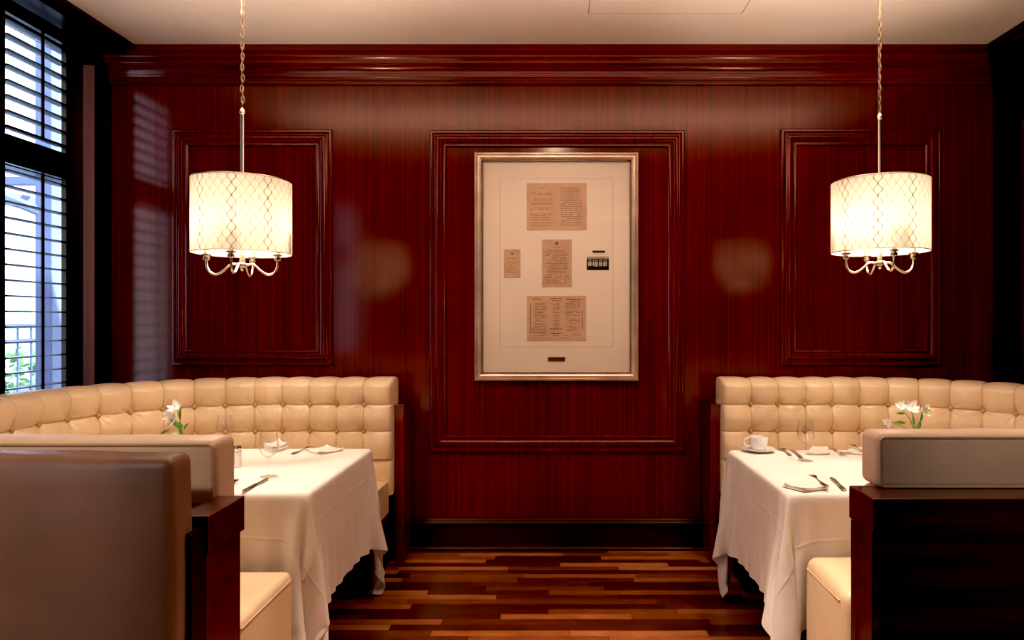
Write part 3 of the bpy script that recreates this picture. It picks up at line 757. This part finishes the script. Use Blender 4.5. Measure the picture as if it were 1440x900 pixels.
# ------------------------------------------------------------------ tables with draped cloths
def drape(x0, x1, y0, y1, zt, over, seats, seed, dx=.026, steps=220, iters=10):
    kx = round((x1 - x0) / dx); ky = round((y1 - y0) / dx); sx0 = (x1 - x0) / kx; sy0 = (y1 - y0) / ky
    ox, oy = round(over / sx0), round(over / sy0)
    X0, X1, Y0, Y1 = x0 - ox * sx0, x1 + ox * sx0, y0 - oy * sy0, y1 + oy * sy0
    nx, ny = kx + 2 * ox + 1, ky + 2 * oy + 1
    gx, gy = np.meshgrid(np.linspace(X0, X1, nx), np.linspace(Y0, Y1, ny), indexing='ij')
    rng = np.random.RandomState(seed)
    p = np.stack([gx, gy, np.full_like(gx, zt)], -1)
    k1, k2 = rng.uniform(0, 6, 2)
    p[..., 2] += .004 * (np.sin(gx * 17 + k1) + np.sin(gy * 19 + k2)) * 1.0 + rng.normal(0, .001, gx.shape)
    ins = (gx > x0 - .002) & (gx < x1 + .002) & (gy > y0 - .002) & (gy < y1 + .002)
    p[ins, 2] = zt
    w_ = np.where(ins, 0.0, 1.0)[..., None]
    rest = p.copy(); rest[..., 2] = 0
    prev = p.copy(); hx = (X1 - X0) / (nx - 1); hy = (Y1 - Y0) / (ny - 1)
    cons = []
    def addc(ax, ay, L, k):
        A = p[max(0, -ax):nx - max(0, ax), max(0, -ay):ny - max(0, ay)]
        for o in range(2):
            cons.append((ax, ay, L, k, o))
    def solve(ax, ay, L, k, o):
        # constraints between (i,j) and (i+ax, j+ay); split into two independent sets along one axis
        i0, i1 = 0, nx - ax
        j0, j1 = (0, ny - ay) if ay >= 0 else (-ay, ny)
        if ax: ii = np.arange(i0, i1); ii = ii[(ii // ax) % 2 == o]; jj = np.arange(j0, j1)
        else: ii = np.arange(i0, i1); jj = np.arange(j0, j1); jj = jj[(jj // ay) % 2 == o]
        if len(ii) == 0 or len(jj) == 0: return
        a = np.ix_(ii, jj); b = np.ix_(ii + ax, jj + ay)
        pa, pb = p[a], p[b]; d = pb - pa; l = np.sqrt((d * d).sum(-1, keepdims=True)) + 1e-9
        wa, wb = w_[a], w_[b]; s = wa + wb; s[s == 0] = 1
        c = d * ((l - L) / l) * k / s
        p[a] = pa + c * wa; p[b] = pb - c * wb
    hd_ = math.hypot(hx, hy)
    sets = [(1, 0, hx, 1.0), (0, 1, hy, 1.0), (1, 1, hd_, .26), (1, -1, hd_, .26), (2, 0, 2 * hx, .05), (0, 2, 2 * hy, .05)]
    for a in sets: addc(*a)
    g = -9.8; dt = 1 / 60.; m = .003
    for st_ in range(steps):
        damp = .97 if st_ < steps * .6 else .90
        vel = (p - prev) * damp; prev = p.copy()
        acc = np.zeros_like(p); acc[..., 2] = g * dt * dt
        p[:] = p + (vel + acc) * w_
        for it in range(iters):
            for c in cons: solve(*c)
        # table
        inx = np.minimum(p[..., 0] - (x0 - m), (x1 + m) - p[..., 0]); iny = np.minimum(p[..., 1] - (y0 - m), (y1 + m) - p[..., 1])
        inside = (inx > 0) & (iny > 0) & (p[..., 2] < zt)
        topd = zt - p[..., 2]
        tp = inside & (topd < np.minimum(np.minimum(inx, iny), .03) + .004)
        p[tp, 2] = zt
        sd = inside & ~tp
        fx = sd & (inx <= iny); fy = sd & (inx > iny)
        cx, cy = (x0 + x1) / 2, (y0 + y1) / 2
        p[..., 0] = np.where(fx, np.where(p[..., 0] < cx, x0 - m, x1 + m), p[..., 0])
        p[..., 1] = np.where(fy, np.where(p[..., 1] < cy, y0 - m, y1 + m), p[..., 1])
        hit = tp | sd
        prev[hit] = prev[hit] * .2 + p[hit] * .8
        # seats: rest on top, else slide off the side
        for (a, b, c, d, zz) in (seats if st_ > steps * .45 else ()):
            q = (p[..., 0] > a) & (p[..., 0] < b) & (p[..., 1] > c) & (p[..., 1] < d) & (p[..., 2] < zz)
            if q.any():
                pen = zz - p[..., 2]
                ex = np.minimum(p[..., 0] - a, b - p[..., 0]); ey = np.minimum(p[..., 1] - c, d - p[..., 1])
                side = q & (np.minimum(ex, ey) < np.maximum(pen, .09))
                up = q & ~side
                p[up, 2] = zz; prev[up] = p[up]
                sx_ = side & (ex <= ey); sy_ = side & (ex > ey)
                p[..., 0] = np.where(sx_, np.where(p[..., 0] - a < b - p[..., 0], a, b), p[..., 0])
                p[..., 1] = np.where(sy_, np.where(p[..., 1] - c < d - p[..., 1], c, d), p[..., 1])
        p[..., 2] = np.maximum(p[..., 2], .012)
    return p, nx, ny

def cloth_object(p, nx, ny, label):
    me = bpy.data.meshes.new('tablecloth')
    faces = [(i * ny + j, (i + 1) * ny + j, (i + 1) * ny + j + 1, i * ny + j + 1) for i in range(nx - 1) for j in range(ny - 1)]
    me.from_pydata(p.reshape(-1, 3).tolist(), [], faces)
    uv = me.uv_layers.new(name='UVMap')
    for lp in me.loops:
        i, j = divmod(lp.vertex_index, ny); uv.data[lp.index].uv = (i / (nx - 1), j / (ny - 1))
    for f in me.polygons: f.use_smooth = True
    me.materials.append(M['cloth']); me.update()
    o = bpy.data.objects.new('tablecloth', me); COL.objects.link(o)
    sub = o.modifiers.new('smooth', 'SUBSURF'); sub.levels = 1; sub.render_levels = 1
    return tag(o, label, 'tablecloth', 'white tablecloths')

TABLES = [(-2.0, -0.918, 2.55, 3.44, 'table under the white cloth in the left booth by the window', 'white tablecloth draped over the left table', 4,
           [(-2.7, -0.935, 1.98, 2.485, .51), (-2.7, -0.93, 3.41, 4.0, .492)]),
          (0.862, 1.95, 2.525, 3.40, 'table under the white cloth in the right booth by the dark corner', 'white tablecloth draped over the right table set with the coffee cup', 9,
           [(0.895, 2.7, 2.05, 2.49, .565), (0.96, 2.7, 3.41, 4.0, .492)])]
for (x0, x1, y0, y1, lt, lc, sd, seats) in TABLES:
    cx, cy = (x0 + x1) / 2, (y0 + y1) / 2
    t = thing('dining_table', (cx, cy, 0), lt, 'table', 'pedestal tables in the booths')
    MB().box(x0 + .012, x1 - .012, y0 + .012, y1 - .012, .715, .745, .004).build('tabletop', 'booth_wood', t, smooth=False)
    MB().lathe([(.05, .03), (.045, .08), (.038, .3), (.038, .68), (.12, .70), (.12, .715)], 24, (cx, cy, 0)).build('pedestal', 'plinth', t)
    MB().lathe([(.24, 0), (.25, .008), (.24, .02), (.06, .035)], 32, (cx, cy, 0)).build('table_base', 'plinth', t)
    p, nx, ny = drape(x0, x1, y0, y1, .7545, .44, seats, sd)
    cloth_object(p, nx, ny, lc)

# ------------------------------------------------------------------ pendant lamps
def pendant(loc, label, rot=0.0, arm=0.0):
    """origin at the middle of the shade's open bottom; the shade is a round drum."""
    t = thing('pendant_lamp', loc, label, 'pendant lamp', 'drum pendant lamps')
    R, H = 0.203, 0.315
    top = ZC - loc[2]
    def part(mb, name, mat, parent=t, **k):
        o = mb.build(name, mat, None, **k); o.parent = parent; return o
    sh = MB()
    n = 96
    rows = [[(R * math.cos(2 * PI * k / n), R * math.sin(2 * PI * k / n), H * i / 10) for k in range(n)] for i in range(11)]
    sh.grid(rows, wrap=True)
    s = part(sh, 'lamp_shade', 'shade'); s.rotation_euler.z = rot
    for zz, nm in ((0, 'shade_rim'), (H, 'shade_rim')):
        part(MB().tube([(R * math.cos(2 * PI * k / 64), R * math.sin(2 * PI * k / 64), zz) for k in range(64)], .0022, 6, closed=True), nm, 'nickel', s)
    sp = MB()
    for k in range(3):
        a = 2 * PI * k / 3 + .3; sp.tube([(0, 0, H - .02), (R * math.cos(a), R * math.sin(a), H - .004)], .002, 6)
    part(sp, 'shade_spider', 'nickel')
    rod_top = 2.325 - loc[2]
    part(MB().lathe([(.011, -.02), (.011, .03), (.008, .035), (.008, rod_top - .03), (.012, rod_top - .028), (.012, rod_top - .012), (.004, rod_top), (0, rod_top)], 16), 'stem', 'nickel')
    ch = MB(); z = rod_top - .004; i = 0; pitch = .0235
    while z < top - .03:
        pts = []
        for k in range(20):
            a = 2 * PI * k / 20; u = .0062 * math.cos(a); v = .0165 * math.sin(a)
            v = math.copysign(abs(v) ** .8 * .0165 ** .2, v)
            wv = .0015 * math.sin(i * 1.7)
            pts.append((u + wv, 0, z + .0155 + v) if i % 2 else (wv, u, z + .0155 + v))
        rz = .5
        pts = [(x * math.cos(rz) - y * math.sin(rz), x * math.sin(rz) + y * math.cos(rz), q) for x, y, q in pts]
        ch.tube(pts, .0022, 6, closed=True); z += pitch; i += 1
    part(ch, 'chain', 'aged_nickel')
    part(MB().tube([(.002 * math.sin(k * 1.3), .003 * math.cos(k * 1.1), rod_top + (top - rod_top) * k / 14) for k in range(15)], .0018, 6), 'power_cord', 'piping')
    part(MB().lathe([(.055, top), (.055, top - .006), (.045, top - .018), (.012, top - .026), (0, top - .026)], 32), 'ceiling_canopy', 'nickel')
    # hub and four scrolled arms
    zh = -.050
    part(MB().lathe([(0, -.026), (.007, -.022), (.010, -.016), (.006, -.012), (.012, -.010), (.017, -.006), (.017, .008), (.012, .012), (.011, .034)], 20, (0, 0, zh)).box(-.020, .020, -.020, .020, zh - .006, zh + .010, .003), 'hub', 'nickel', angle=40)
    for k in range(4):
        a = math.radians(arm + 90 * k)
        prof = []
        for q in range(25):
            u = q / 24
            # out from the hub, dipping, then up into the socket
            pts = [(0.014, 0.0), (.045, .004), (.075, -.022), (.106, -.040), (.134, -.030), (.146, -.004), (.147, .022)]
            f_ = u * (len(pts) - 1); j = min(int(f_), len(pts) - 2); w_ = f_ - j
            p0, p1, p2, p3 = pts[max(j - 1, 0)], pts[j], pts[j + 1], pts[min(j + 2, len(pts) - 1)]
            r, z_ = [.5 * (2 * b + (c - a_) * w_ + (2 * a_ - 5 * b + 4 * c - d) * w_ ** 2 + (3 * b - a_ - 3 * c + d) * w_ ** 3) for a_, b, c, d in zip(p0, p1, p2, p3)]
            prof.append((r * math.cos(a), r * math.sin(a), zh + z_))
        ar = part(MB().tube(prof, .0052, 10), 'arm', 'nickel')
        sx_, sy_ = .147 * math.cos(a), .147 * math.sin(a)
        part(MB().lathe([(.006, -.004), (.013, 0), (.0145, .004), (.0145, .012), (.011, .014), (.011, .018), (.020, .020), (.021, .026), (.012, .028), (.011, .055)], 16, (sx_, sy_, zh + .022)), 'socket', 'nickel', ar)
        part(MB().lathe([(.009, .055), (.014, .075), (.017, .095), (.012, .120), (.004, .138), (0, .140)], 14, (sx_, sy_, zh + .022)), 'bulb', 'bulb', ar)
    return t
LAMPS = [((-1.361, 2.975, 1.688), 'left drum pendant lamp with cream lattice shade hanging nearest the window', math.radians(-79.5), 7.6),
         ((1.452, 3.05, 1.702), 'right drum pendant lamp with cream lattice shade hanging by the dark corner', math.radians(-119.9), -3.4)]
for loc, lab, rot, arm in LAMPS: pendant(loc, lab, rot, arm)

# ------------------------------------------------------------------ things on the tables
def goblet(px, py, label):
    x, y = at(px, py)
    t = thing('water_goblet', (x, y, TT), label, 'glass', 'stemmed water glasses')
    def p(mb, n): o = mb.build(n, 'glass', None); o.parent = t; return o
    p(MB().lathe([(0, .078), (.012, .080), (.028, .092), (.037, .112), (.0385, .130), (.036, .155), (.031, .190), (.0296, .190), (.0344, .155), (.0368, .130), (.0353, .113), (.027, .094), (.012, .083), (0, .082)], 40), 'bowl')
    p(MB().lathe([(.005, .004), (.004, .02), (.0038, .05), (.0075, .056), (.0085, .060), (.006, .066), (.010, .0785), (0, .0785)], 20), 'stem')
    p(MB().lathe([(0, 0), (.034, 0), (.0345, .0015), (.030, .003), (.008, .006), (0, .0065)], 40), 'foot')
    return t
goblet(378, 670, 'stemmed water glass on the left table in front beside the knife')
goblet(316, 640, 'stemmed water glass at the back of the left table behind the shakers')
goblet(1133, 648, 'stemmed water glass on the right table beside the coffee cup')

def shaker(px, py, label):
    x, y = at(px, py)
    t = thing('shaker', (x, y, TT), label, 'shaker', 'salt and pepper shakers')
    def p(mb, n, m): o = mb.build(n, m, None, angle=30); o.parent = t; return o
    p(MB().lathe([(0, 0), (.0175, 0), (.018, .001), (.018, .070), (.017, .071)], 32), 'body', 'steel')
    p(MB().lathe([(.0172, .071), (.018, .073), (.018, .086), (.0168, .090), (0, .0905)], 32), 'cap', 'steel')
shaker(333.5, 656, 'silver cylindrical shaker nearest the glass on the left table')
shaker(318, 658, 'silver cylindrical shaker half hidden by the leather bench back')

# coffee cup on saucer
x, y = at(1067, 634.5)
t = thing('saucer', (x, y, TT), 'white china saucer under the coffee cup on the right table', 'saucer')
o = MB().lathe([(0, 0), (.040, 0), (.042, .003), (.062, .008), (.078, .0135), (.080, .0145), (.078, .016), (.060, .011), (.040, .006), (.030, .0055), (0, .0055)], 48).build('saucer_dish', 'china', None); o.parent = t
t = thing('coffee_cup', (x, y, TT + .0057), 'white china coffee cup on the saucer', 'cup')
o = MB().lathe([(0, 0), (.026, 0), (.028, .004), (.034, .012), (.0415, .026), (.044, .045), (.0445, .066), (.043, .0665), (.0425, .045), (.040, .027), (.032, .014), (0, .010)], 48).build('cup_bowl', 'china', None); o.parent = t
pts = []
for k in range(17):
    a = math.radians(75 + 210 * k / 16); pts.append((-.048 + .024 * math.cos(a) - .002, -.006, .040 + .021 * math.sin(a)))
pts = [(-.040, 0, .061)] + pts[1:-1] + [(-.038, 0, .022)]
o = MB().tube(pts, .0036, 8).build('handle', 'china', None); o.parent = t

# cutlery, laid from handle end to tip
def flat_shape(mb, outline, z0, th, arch=None):
    n = len(outline); f = arch or (lambda u: 0)
    top = [(u, v, z0 + th + f(u)) for u, v in outline]; bot = [(u, v, z0 + f(u)) for u, v in outline]
    mb.add(bot + top, [tuple(reversed(range(n))), tuple(range(n, 2 * n))] + [(i, (i + 1) % n, n + (i + 1) % n, n + i) for i in range(n)])
def strip(mb, prof, th, arch):                     # prof: (u, half width) -> a smooth flat bar
    rows = []
    for u, hw in prof:
        z = arch(u); rows.append([(u, -hw, z), (u, -hw * .6, z + th), (u, hw * .6, z + th), (u, hw, z), (u, 0, z - th * .3)])
    mb.grid(rows, wrap=True); k = 5; n = len(rows)
    mb.f.append(tuple(len(mb.v) - n * k + i for i in range(k))); mb.f.append(tuple(len(mb.v) - 1 - i for i in range(k)))
def make_fork():
    t = thing('fork', (0, 0, 0), '', 'fork')
    arch = lambda u: .0035 + .006 * math.sin(min(1, max(0, (u - .10) / .09)) * PI) * (u > .1)
    h = MB(); strip(h, [(0, .004), (.004, .0085), (.02, .0095), (.05, .007), (.09, .0035), (.115, .003), (.128, .006), (.137, .0115), (.146, .0125)], .0022, arch)
    o = h.build('fork_handle', 'steel', None); o.parent = t
    for k in range(4):
        v = -.0100 + k * .00667; q = MB()
        q.tube([(.144 + i * .009, v, arch(.144 + i * .009) + .001) for i in range(6)], [.0019, .0018, .0017, .0016, .0013, .0007], 6)
        o = q.build('tine', 'steel', None); o.parent = t
    return t
def make_knife():
    t = thing('knife', (0, 0, 0), '', 'knife')
    h = MB(); strip(h, [(0, .005), (.004, .009), (.03, .0095), (.07, .0075), (.105, .006), (.11, .0055)], .005, lambda u: .002)
    o = h.build('knife_handle', 'steel', None); o.parent = t
    b = MB(); flat_shape(b, [(.108, -.0055), (.125, -.010), (.16, -.0108), (.19, -.0105), (.208, -.006), (.214, .001), (.205, .0065), (.16, .0075), (.108, .0055)], .002, .0016)
    o = b.build('knife_blade', 'steel', None); o.parent = t
    return t
def make_spoon():
    t = thing('spoon', (0, 0, 0), '', 'spoon')
    h = MB(); strip(h, [(0, .004), (.004, .008), (.02, .009), (.05, .0065), (.09, .0035), (.118, .003), (.126, .006)], .0022, lambda u: .0035)
    o = h.build('spoon_handle', 'steel', None); o.parent = t
    b = MB(); rows = []
    for i in range(9):
        a = PI * i / 8; hw = .019 * math.sin(a) ** .8 + .0006; u = .122 + .028 * (1 - math.cos(a))
        rows.append([(u, hw * math.cos(PI * k / 8), .006 - .0055 * math.sin(a) * math.sin(PI * k / 8)) for k in range(9)])
    b.grid(rows); o = b.build('spoon_bowl', 'steel', None); o.parent = t
    return t
kinds = {'fork': (make_fork, .190), 'knife': (make_knife, .214), 'spoon': (make_spoon, .178)}
proto = {}
def lay(kind, hx, hy, tx, ty, label, z=TT, tilt=0.0, flip=1):
    x0, y0 = at(hx, hy); x1, y1 = at(tx, ty)
    a = math.atan2(y1 - y0, x1 - x0)
    L = kinds[kind][1]; mx, my = (x0 + x1) / 2, (y0 + y1) / 2
    loc = (mx - math.cos(a) * L / 2, my - math.sin(a) * L / 2, z)
    if kind not in proto:
        o = proto[kind] = kinds[kind][0]()
        o.location = loc; o.rotation_euler = (0, 0, a); o['label'] = label
    else: o = copy_thing(proto[kind], loc, a, label)
    o.rotation_euler.y = tilt
    o['group'] = 'cutlery laid on the tables'
    return o
lay('knife', 342, 692, 377, 673, 'steel knife lying beside the front water glass on the left table')
lay('fork', 322, 690, 333, 676, 'steel fork at the front of the left table beside the leather bench back')
lay('fork', 416, 637, 434, 631, 'steel fork beside the folded napkin at the back edge of the left table')
lay('spoon', 1112, 641, 1098, 631, 'steel spoon right beside the coffee saucer')
lay('knife', 1128, 645, 1112, 632, 'steel knife between the spoon and the water glass on the right table')
lay('fork', 1170, 631, 1188, 642, 'steel fork right of the napkin behind the water glass')
lay('fork', 1219, 641, 1195, 630, 'steel fork lying across the napkin at the far right place', z=TT + .013)
lay('fork', 1163, 690, 1140, 675, 'steel fork resting on the front napkin of the right table', z=TT + .014)
lay('knife', 1192, 694, 1165, 669, 'steel knife right of the front napkin on the right table')

def napkin(pxs, label, layers=3, th=.0042, lift=.004, seed=1):
    pts = [Vector((*at(*q), 0)) for q in pxs]
    c = sum(pts, Vector()) / 4
    t = thing('napkin', (c.x, c.y, TT), label, 'napkin', 'folded napkins on the tables')
    rs = random.Random(seed)
    for l in range(layers):
        k = 1 - .03 * l; sh = Vector((rs.uniform(-.003, .003), rs.uniform(-.003, .003), 0)); n = 10
        z0 = .0006 + l * th
        def surf(u, v, dz, infl):
            q = (pts[0] * (1 - u) * (1 - v) + pts[1] * u * (1 - v) + pts[2] * u * v + pts[3] * (1 - u) * v - c) * k * infl + sh
            cor = (abs(2 * u - 1) * abs(2 * v - 1)) ** 3
            return (q.x, q.y, z0 + dz + cor * lift * l + .0012 * math.sin(u * 7 + l) * math.sin(v * 5 + 1) * (l > 0))
        top = [[surf(i / n, j / n, th * .85, 1) for j in range(n + 1)] for i in range(n + 1)]
        bot = [[surf(i / n, j / n, 0, 1) for j in range(n + 1)] for i in range(n + 1)]
        m_ = MB().grid(top).grid(bot)
        def ring(fn): return [fn(i, 0) for i in range(n)] + [fn(n, j) for j in range(n)] + [fn(i, n) for i in range(n, 0, -1)] + [fn(0, j) for j in range(n, 0, -1)]
        ra = ring(lambda i, j: bot[i][j]); rc = ring(lambda i, j: top[i][j])
        rm = [((a[0] + b[0]) / 2 * 1.008, (a[1] + b[1]) / 2 * 1.008, (a[2] + b[2]) / 2) for a, b in zip(ra, rc)]
        m_.grid([ra, rm, rc], wrap=True)
        o = m_.build('napkin_fold', 'napkin', None, angle=80); o.parent = t
    return t
napkin([(370, 632), (384, 637.5), (407, 630), (392, 625.5)], 'thick folded white napkin at the back of the left table behind the glass', 4, .006)
napkin([(431, 634.5), (450, 639.5), (483, 633.5), (460, 629)], 'flat white napkin on the back right corner of the left table', 2, .004, .008)
napkin([(1134, 639.5), (1168, 639.5), (1163, 630), (1142, 630)], 'square folded white napkin behind the water glass on the right table', 2, .004)
napkin([(1188, 637.5), (1222, 641), (1226, 632), (1198, 630)], 'white napkin with a fork across it at the far right place', 2, .004)
napkin([(1101, 684.5), (1132, 692.5), (1166, 688), (1136, 676.5)], 'large folded white napkin at the front corner of the right table', 3, .004, .002)

def flowers(px, pxw, py_heads, yd, label, heads, leaves, vlab):
    """heads / leaves given in px offsets from the vase axis and pixel heights, at depth yd."""
    x = (px - VX) * yd / F
    v = thing('bud_vase', (x, yd, TT), vlab, 'vase', 'small glass bud vases')
    o = MB().lathe([(0, 0), (.030, 0), (.034, .004), (.036, .03), (.030, .06), (.018, .085), (.014, .105), (.018, .122), (.0165, .122), (.0125, .105), (.0165, .085), (.028, .06), (.0335, .03), (.031, .007), (0, .006)], 32).build('vase_body', 'glass', None); o.parent = v
    t = thing('flower_stems', (x, yd, TT), label, 'flowers', 'white flowers in bud vases')
    rs = random.Random(px)
    def pos(hx, hy, dy=0): return Vector(((hx - px) * yd / F, dy, EYE - TT + (VY - hy) * yd / F))
    def petal(mb, base, d, up, L, Wd, curl):
        d = d.normalized(); side = d.cross(up).normalized(); rows = []
        for i in range(6):
            u = i / 5; wd = Wd * math.sin(PI * min(.97, (.12 + .80 * u))) ** .8
            c = base + d * L * u + up * (L * curl * math.sin(u * PI * .75))
            rows.append([c + side * wd * s_ + up * (-.18 * wd * (1 - s_ * s_)) for s_ in (-1, -.5, 0, .5, 1)])
        mb.grid(rows)
    for (hx, hy, dx_, dz_, s_) in heads:
        top = pos(hx, hy, rs.uniform(-.025, .02)); ax = Vector((dx_, -.75, dz_)).normalized()
        b = Vector((rs.uniform(-.006, .006), rs.uniform(-.006, .006), .02))
        stem_pts = [b.lerp(Vector((0, 0, .13)), i / 4) for i in range(5)]
        mid = Vector((0, 0, .12)).lerp(top, .5) + Vector((-.1 * top.x, 0, .012))
        stem_pts += [mid, top - ax * .012]
        st_ = MB().tube(stem_pts, [.0022] * 5 + [.0019, .0015], 6).build('stem', 'stem', None); st_.parent = t
        bl_ = MB(); u0 = ax.orthogonal().normalized()
        for k in range(6):
            r_ = Matrix.Rotation(k * PI / 3 + rs.uniform(-.15, .15), 3, ax) @ u0
            petal(bl_, top, (r_ * .95 + ax * .75), (ax - r_ * .25).normalized(), (.036 if k % 2 else .031) * s_, (.0115 if k % 2 else .008) * s_, -.22)
        o = bl_.build('blossom', 'petal', None, angle=180); o.parent = st_
        th_ = MB()
        for k in range(5):
            r_ = Matrix.Rotation(k * 2 * PI / 5, 3, ax) @ u0
            th_.tube([top, top + ax * .012 * s_ + r_ * .003, top + ax * .022 * s_ + r_ * .007], [.0008, .0007, .0011], 5)
        o = th_.build('stamens', 'petal_throat', None); o.parent = st_
    for (bx, by, tx_, ty_, wd) in leaves:
        b0, t0 = pos(bx, by, -.01), pos(tx_, ty_, -.02); d = t0 - b0; lf = MB()
        upv = Vector((0, -1, .5)).normalized(); side = d.cross(upv).normalized(); rows = []
        for i in range(9):
            u = i / 8; c = b0 + d * u + upv * .006 * math.sin(u * PI); hw = wd * math.sin(PI * min(.98, .06 + .92 * u)) ** .9
            rows.append([c - side * hw, c - side * hw * .5 - upv * .0012, c - upv * .0018, c + side * hw * .5 - upv * .0012, c + side * hw])
        lf.grid(rows); o = lf.build('leaf', 'leaf', None, angle=180); o.parent = t
    return t
flowers(257, 0, 0, 3.05, 'spray of white flowers in a vase on the left table',
        [(249, 573, -.1, .75, 1.2), (236, 585, -.75, .25, 1.25), (246, 588, -.2, .1, 1.0), (236, 597, -.6, -.3, .6), (250, 611, -.1, -.1, .6)],
        [(255, 590, 258, 572, .007), (256, 602, 244, 590, .0085), (259, 600, 252, 592, .007), (260, 604, 269, 594, .0055), (240, 604, 229, 610, .006), (256, 612, 259, 600, .008)],
        'small vase holding white flowers on the left table behind the bench back')
flowers(1289, 0, 0, 3.0, 'spray of pale pink-white flowers in a vase on the right table',
        [(1267, 571, -.3, .5, .8), (1284, 574, -.1, .5, 1.15), (1297, 577, .4, .35, .95), (1251, 594, -.7, -.2, .75), (1302, 573, .6, .6, .6)],
        [(1270, 581, 1257, 581, .006), (1272, 594, 1253, 594, .0078), (1294, 592, 1292, 580, .006), (1287, 606, 1291, 592, .0085), (1296, 576, 1306, 577, .005), (1283, 597, 1280, 585, .006)],
        'small vase holding flowers on the right table behind the pale cushion')

# ------------------------------------------------------------------ light
def lamp(name, kind, loc, energy, col, **k):
    l = bpy.data.lights.new(name, kind); l.energy = energy; l.color = col
    for a, b in k.items(): setattr(l, a, b)
    o = bpy.data.objects.new(name, l); COL.objects.link(o); o.location = loc
    return o
WARM = (1.0, 0.82, 0.63)
for (loc, _, _, _), e in zip(LAMPS, (30, 30)):
    for dx_, dy_ in ((.06, .03), (-.06, -.03)):
        lamp('bulb_light', 'POINT', (loc[0] + dx_, loc[1] + dy_, loc[2] + .12), e / 2, WARM, shadow_soft_size=.035)
def spot(loc, target, energy, size, blend=.7, soft=.08, col=WARM):
    o = lamp('downlight_or_fill', 'SPOT', loc, energy, col, spot_size=math.radians(size), spot_blend=blend, shadow_soft_size=soft)
    o.rotation_euler = (Vector(target) - Vector(loc)).to_track_quat('-Z', 'Y').to_euler()
spot((0.0, 2.05, 3.0), (0.05, 1.95, 0), 760, 52, 1.0)
spot((-1.5, -0.3, 2.4), (-1.50, 1.6, 1.02), 130, 38, 1.0)  # added frontal fill for the near left bench back, not a fixture
spot((1.5, -0.1, 2.4), (1.50, 2.0, 1.0), 70, 32, 1.0)  # unseen fill added for the right bench cushion
spot((0.0, 2.2, 3.0), (0.0, 4.17, 1.66), 62, 46, 1.0)  # extra light added to brighten the framed display, no fixture of the room
spot((-1.40, 2.45, 3.0), (-1.42, 2.95, .75), 95, 56, .8, .08, (1, .87, .74))
spot((1.40, 2.45, 3.0), (1.40, 2.95, .75), 95, 56, .8, .08, (1, .87, .74))
# added unseen area light, standing in for room bounce onto the ceiling
a = lamp('ceiling_fill', 'AREA', (0.0, 2.72, 2.73), 55, (1.0, .80, .66), shape='RECTANGLE', size=4.2, size_y=0.5)
a.rotation_euler = (math.radians(180), 0, 0)
for (y0, y1) in WINS:
    p = lamp('window_portal', 'AREA', (XL - .16, (y0 + y1) / 2, (WZ0 + WZ1) / 2), 1, (1, 1, 1), shape='RECTANGLE', size=WZ1 - WZ0, size_y=y1 - y0)
    p.rotation_euler = (0, math.radians(-90), 0); p.data.cycles.is_portal = True
wd = bpy.data.worlds.new('overcast'); C.world = wd; wd.use_nodes = True
nt = wd.node_tree; bg = nt.nodes['Background']
tc = nt.nodes.new('ShaderNodeTexCoord'); sp = nt.nodes.new('ShaderNodeSeparateXYZ'); nt.links.new(tc.outputs['Generated'], sp.inputs[0])
cl = nt.nodes.new('ShaderNodeTexNoise'); cl.inputs['Scale'].default_value = 3; nt.links.new(tc.outputs['Generated'], cl.inputs['Vector'])
f = mathn(nt, 'ADD', sp.outputs[2], mathn(nt, 'MULTIPLY', mathn(nt, 'SUBTRACT', cl.outputs['Fac'], .5), .3), clamp=True)
nt.links.new(ramp(nt, f, [(0.0, (.80, .86, 1.0)), (0.8, (.44, .56, 1.0))]), bg.inputs[0])
bg.inputs[1].default_value = 3.6
su = lamp('sun', 'SUN', (0, 0, 8), 20, (.80, .88, 1), angle=.02); su.rotation_euler = Vector((-1, .25, -.75)).to_track_quat('-Z', 'Y').to_euler()

# ------------------------------------------------------------------ camera
cam = bpy.data.cameras.new('camera'); co = bpy.data.objects.new('camera', cam); COL.objects.link(co)
co.location = (0, 0, EYE); co.rotation_euler = (math.radians(90), 0, 0)
cam.sensor_width = 36; cam.lens = 24; cam.shift_x = -60 / 1440; cam.shift_y = 0; cam.clip_start = .02
C.camera = co
C.view_settings.use_curve_mapping = True
C.view_settings.curve_mapping.black_level = (.012, .012, .012); C.view_settings.curve_mapping.update()
C.view_settings.gamma = 0.90; C.view_settings.view_transform = 'Standard'; C.view_settings.look = 'None'
C.cycles.use_denoising = True
C.cycles.max_bounces = 10; C.cycles.transparent_max_bounces = 16
C.cycles.sample_clamp_indirect = 6.0
bpy.context.view_layer.update()
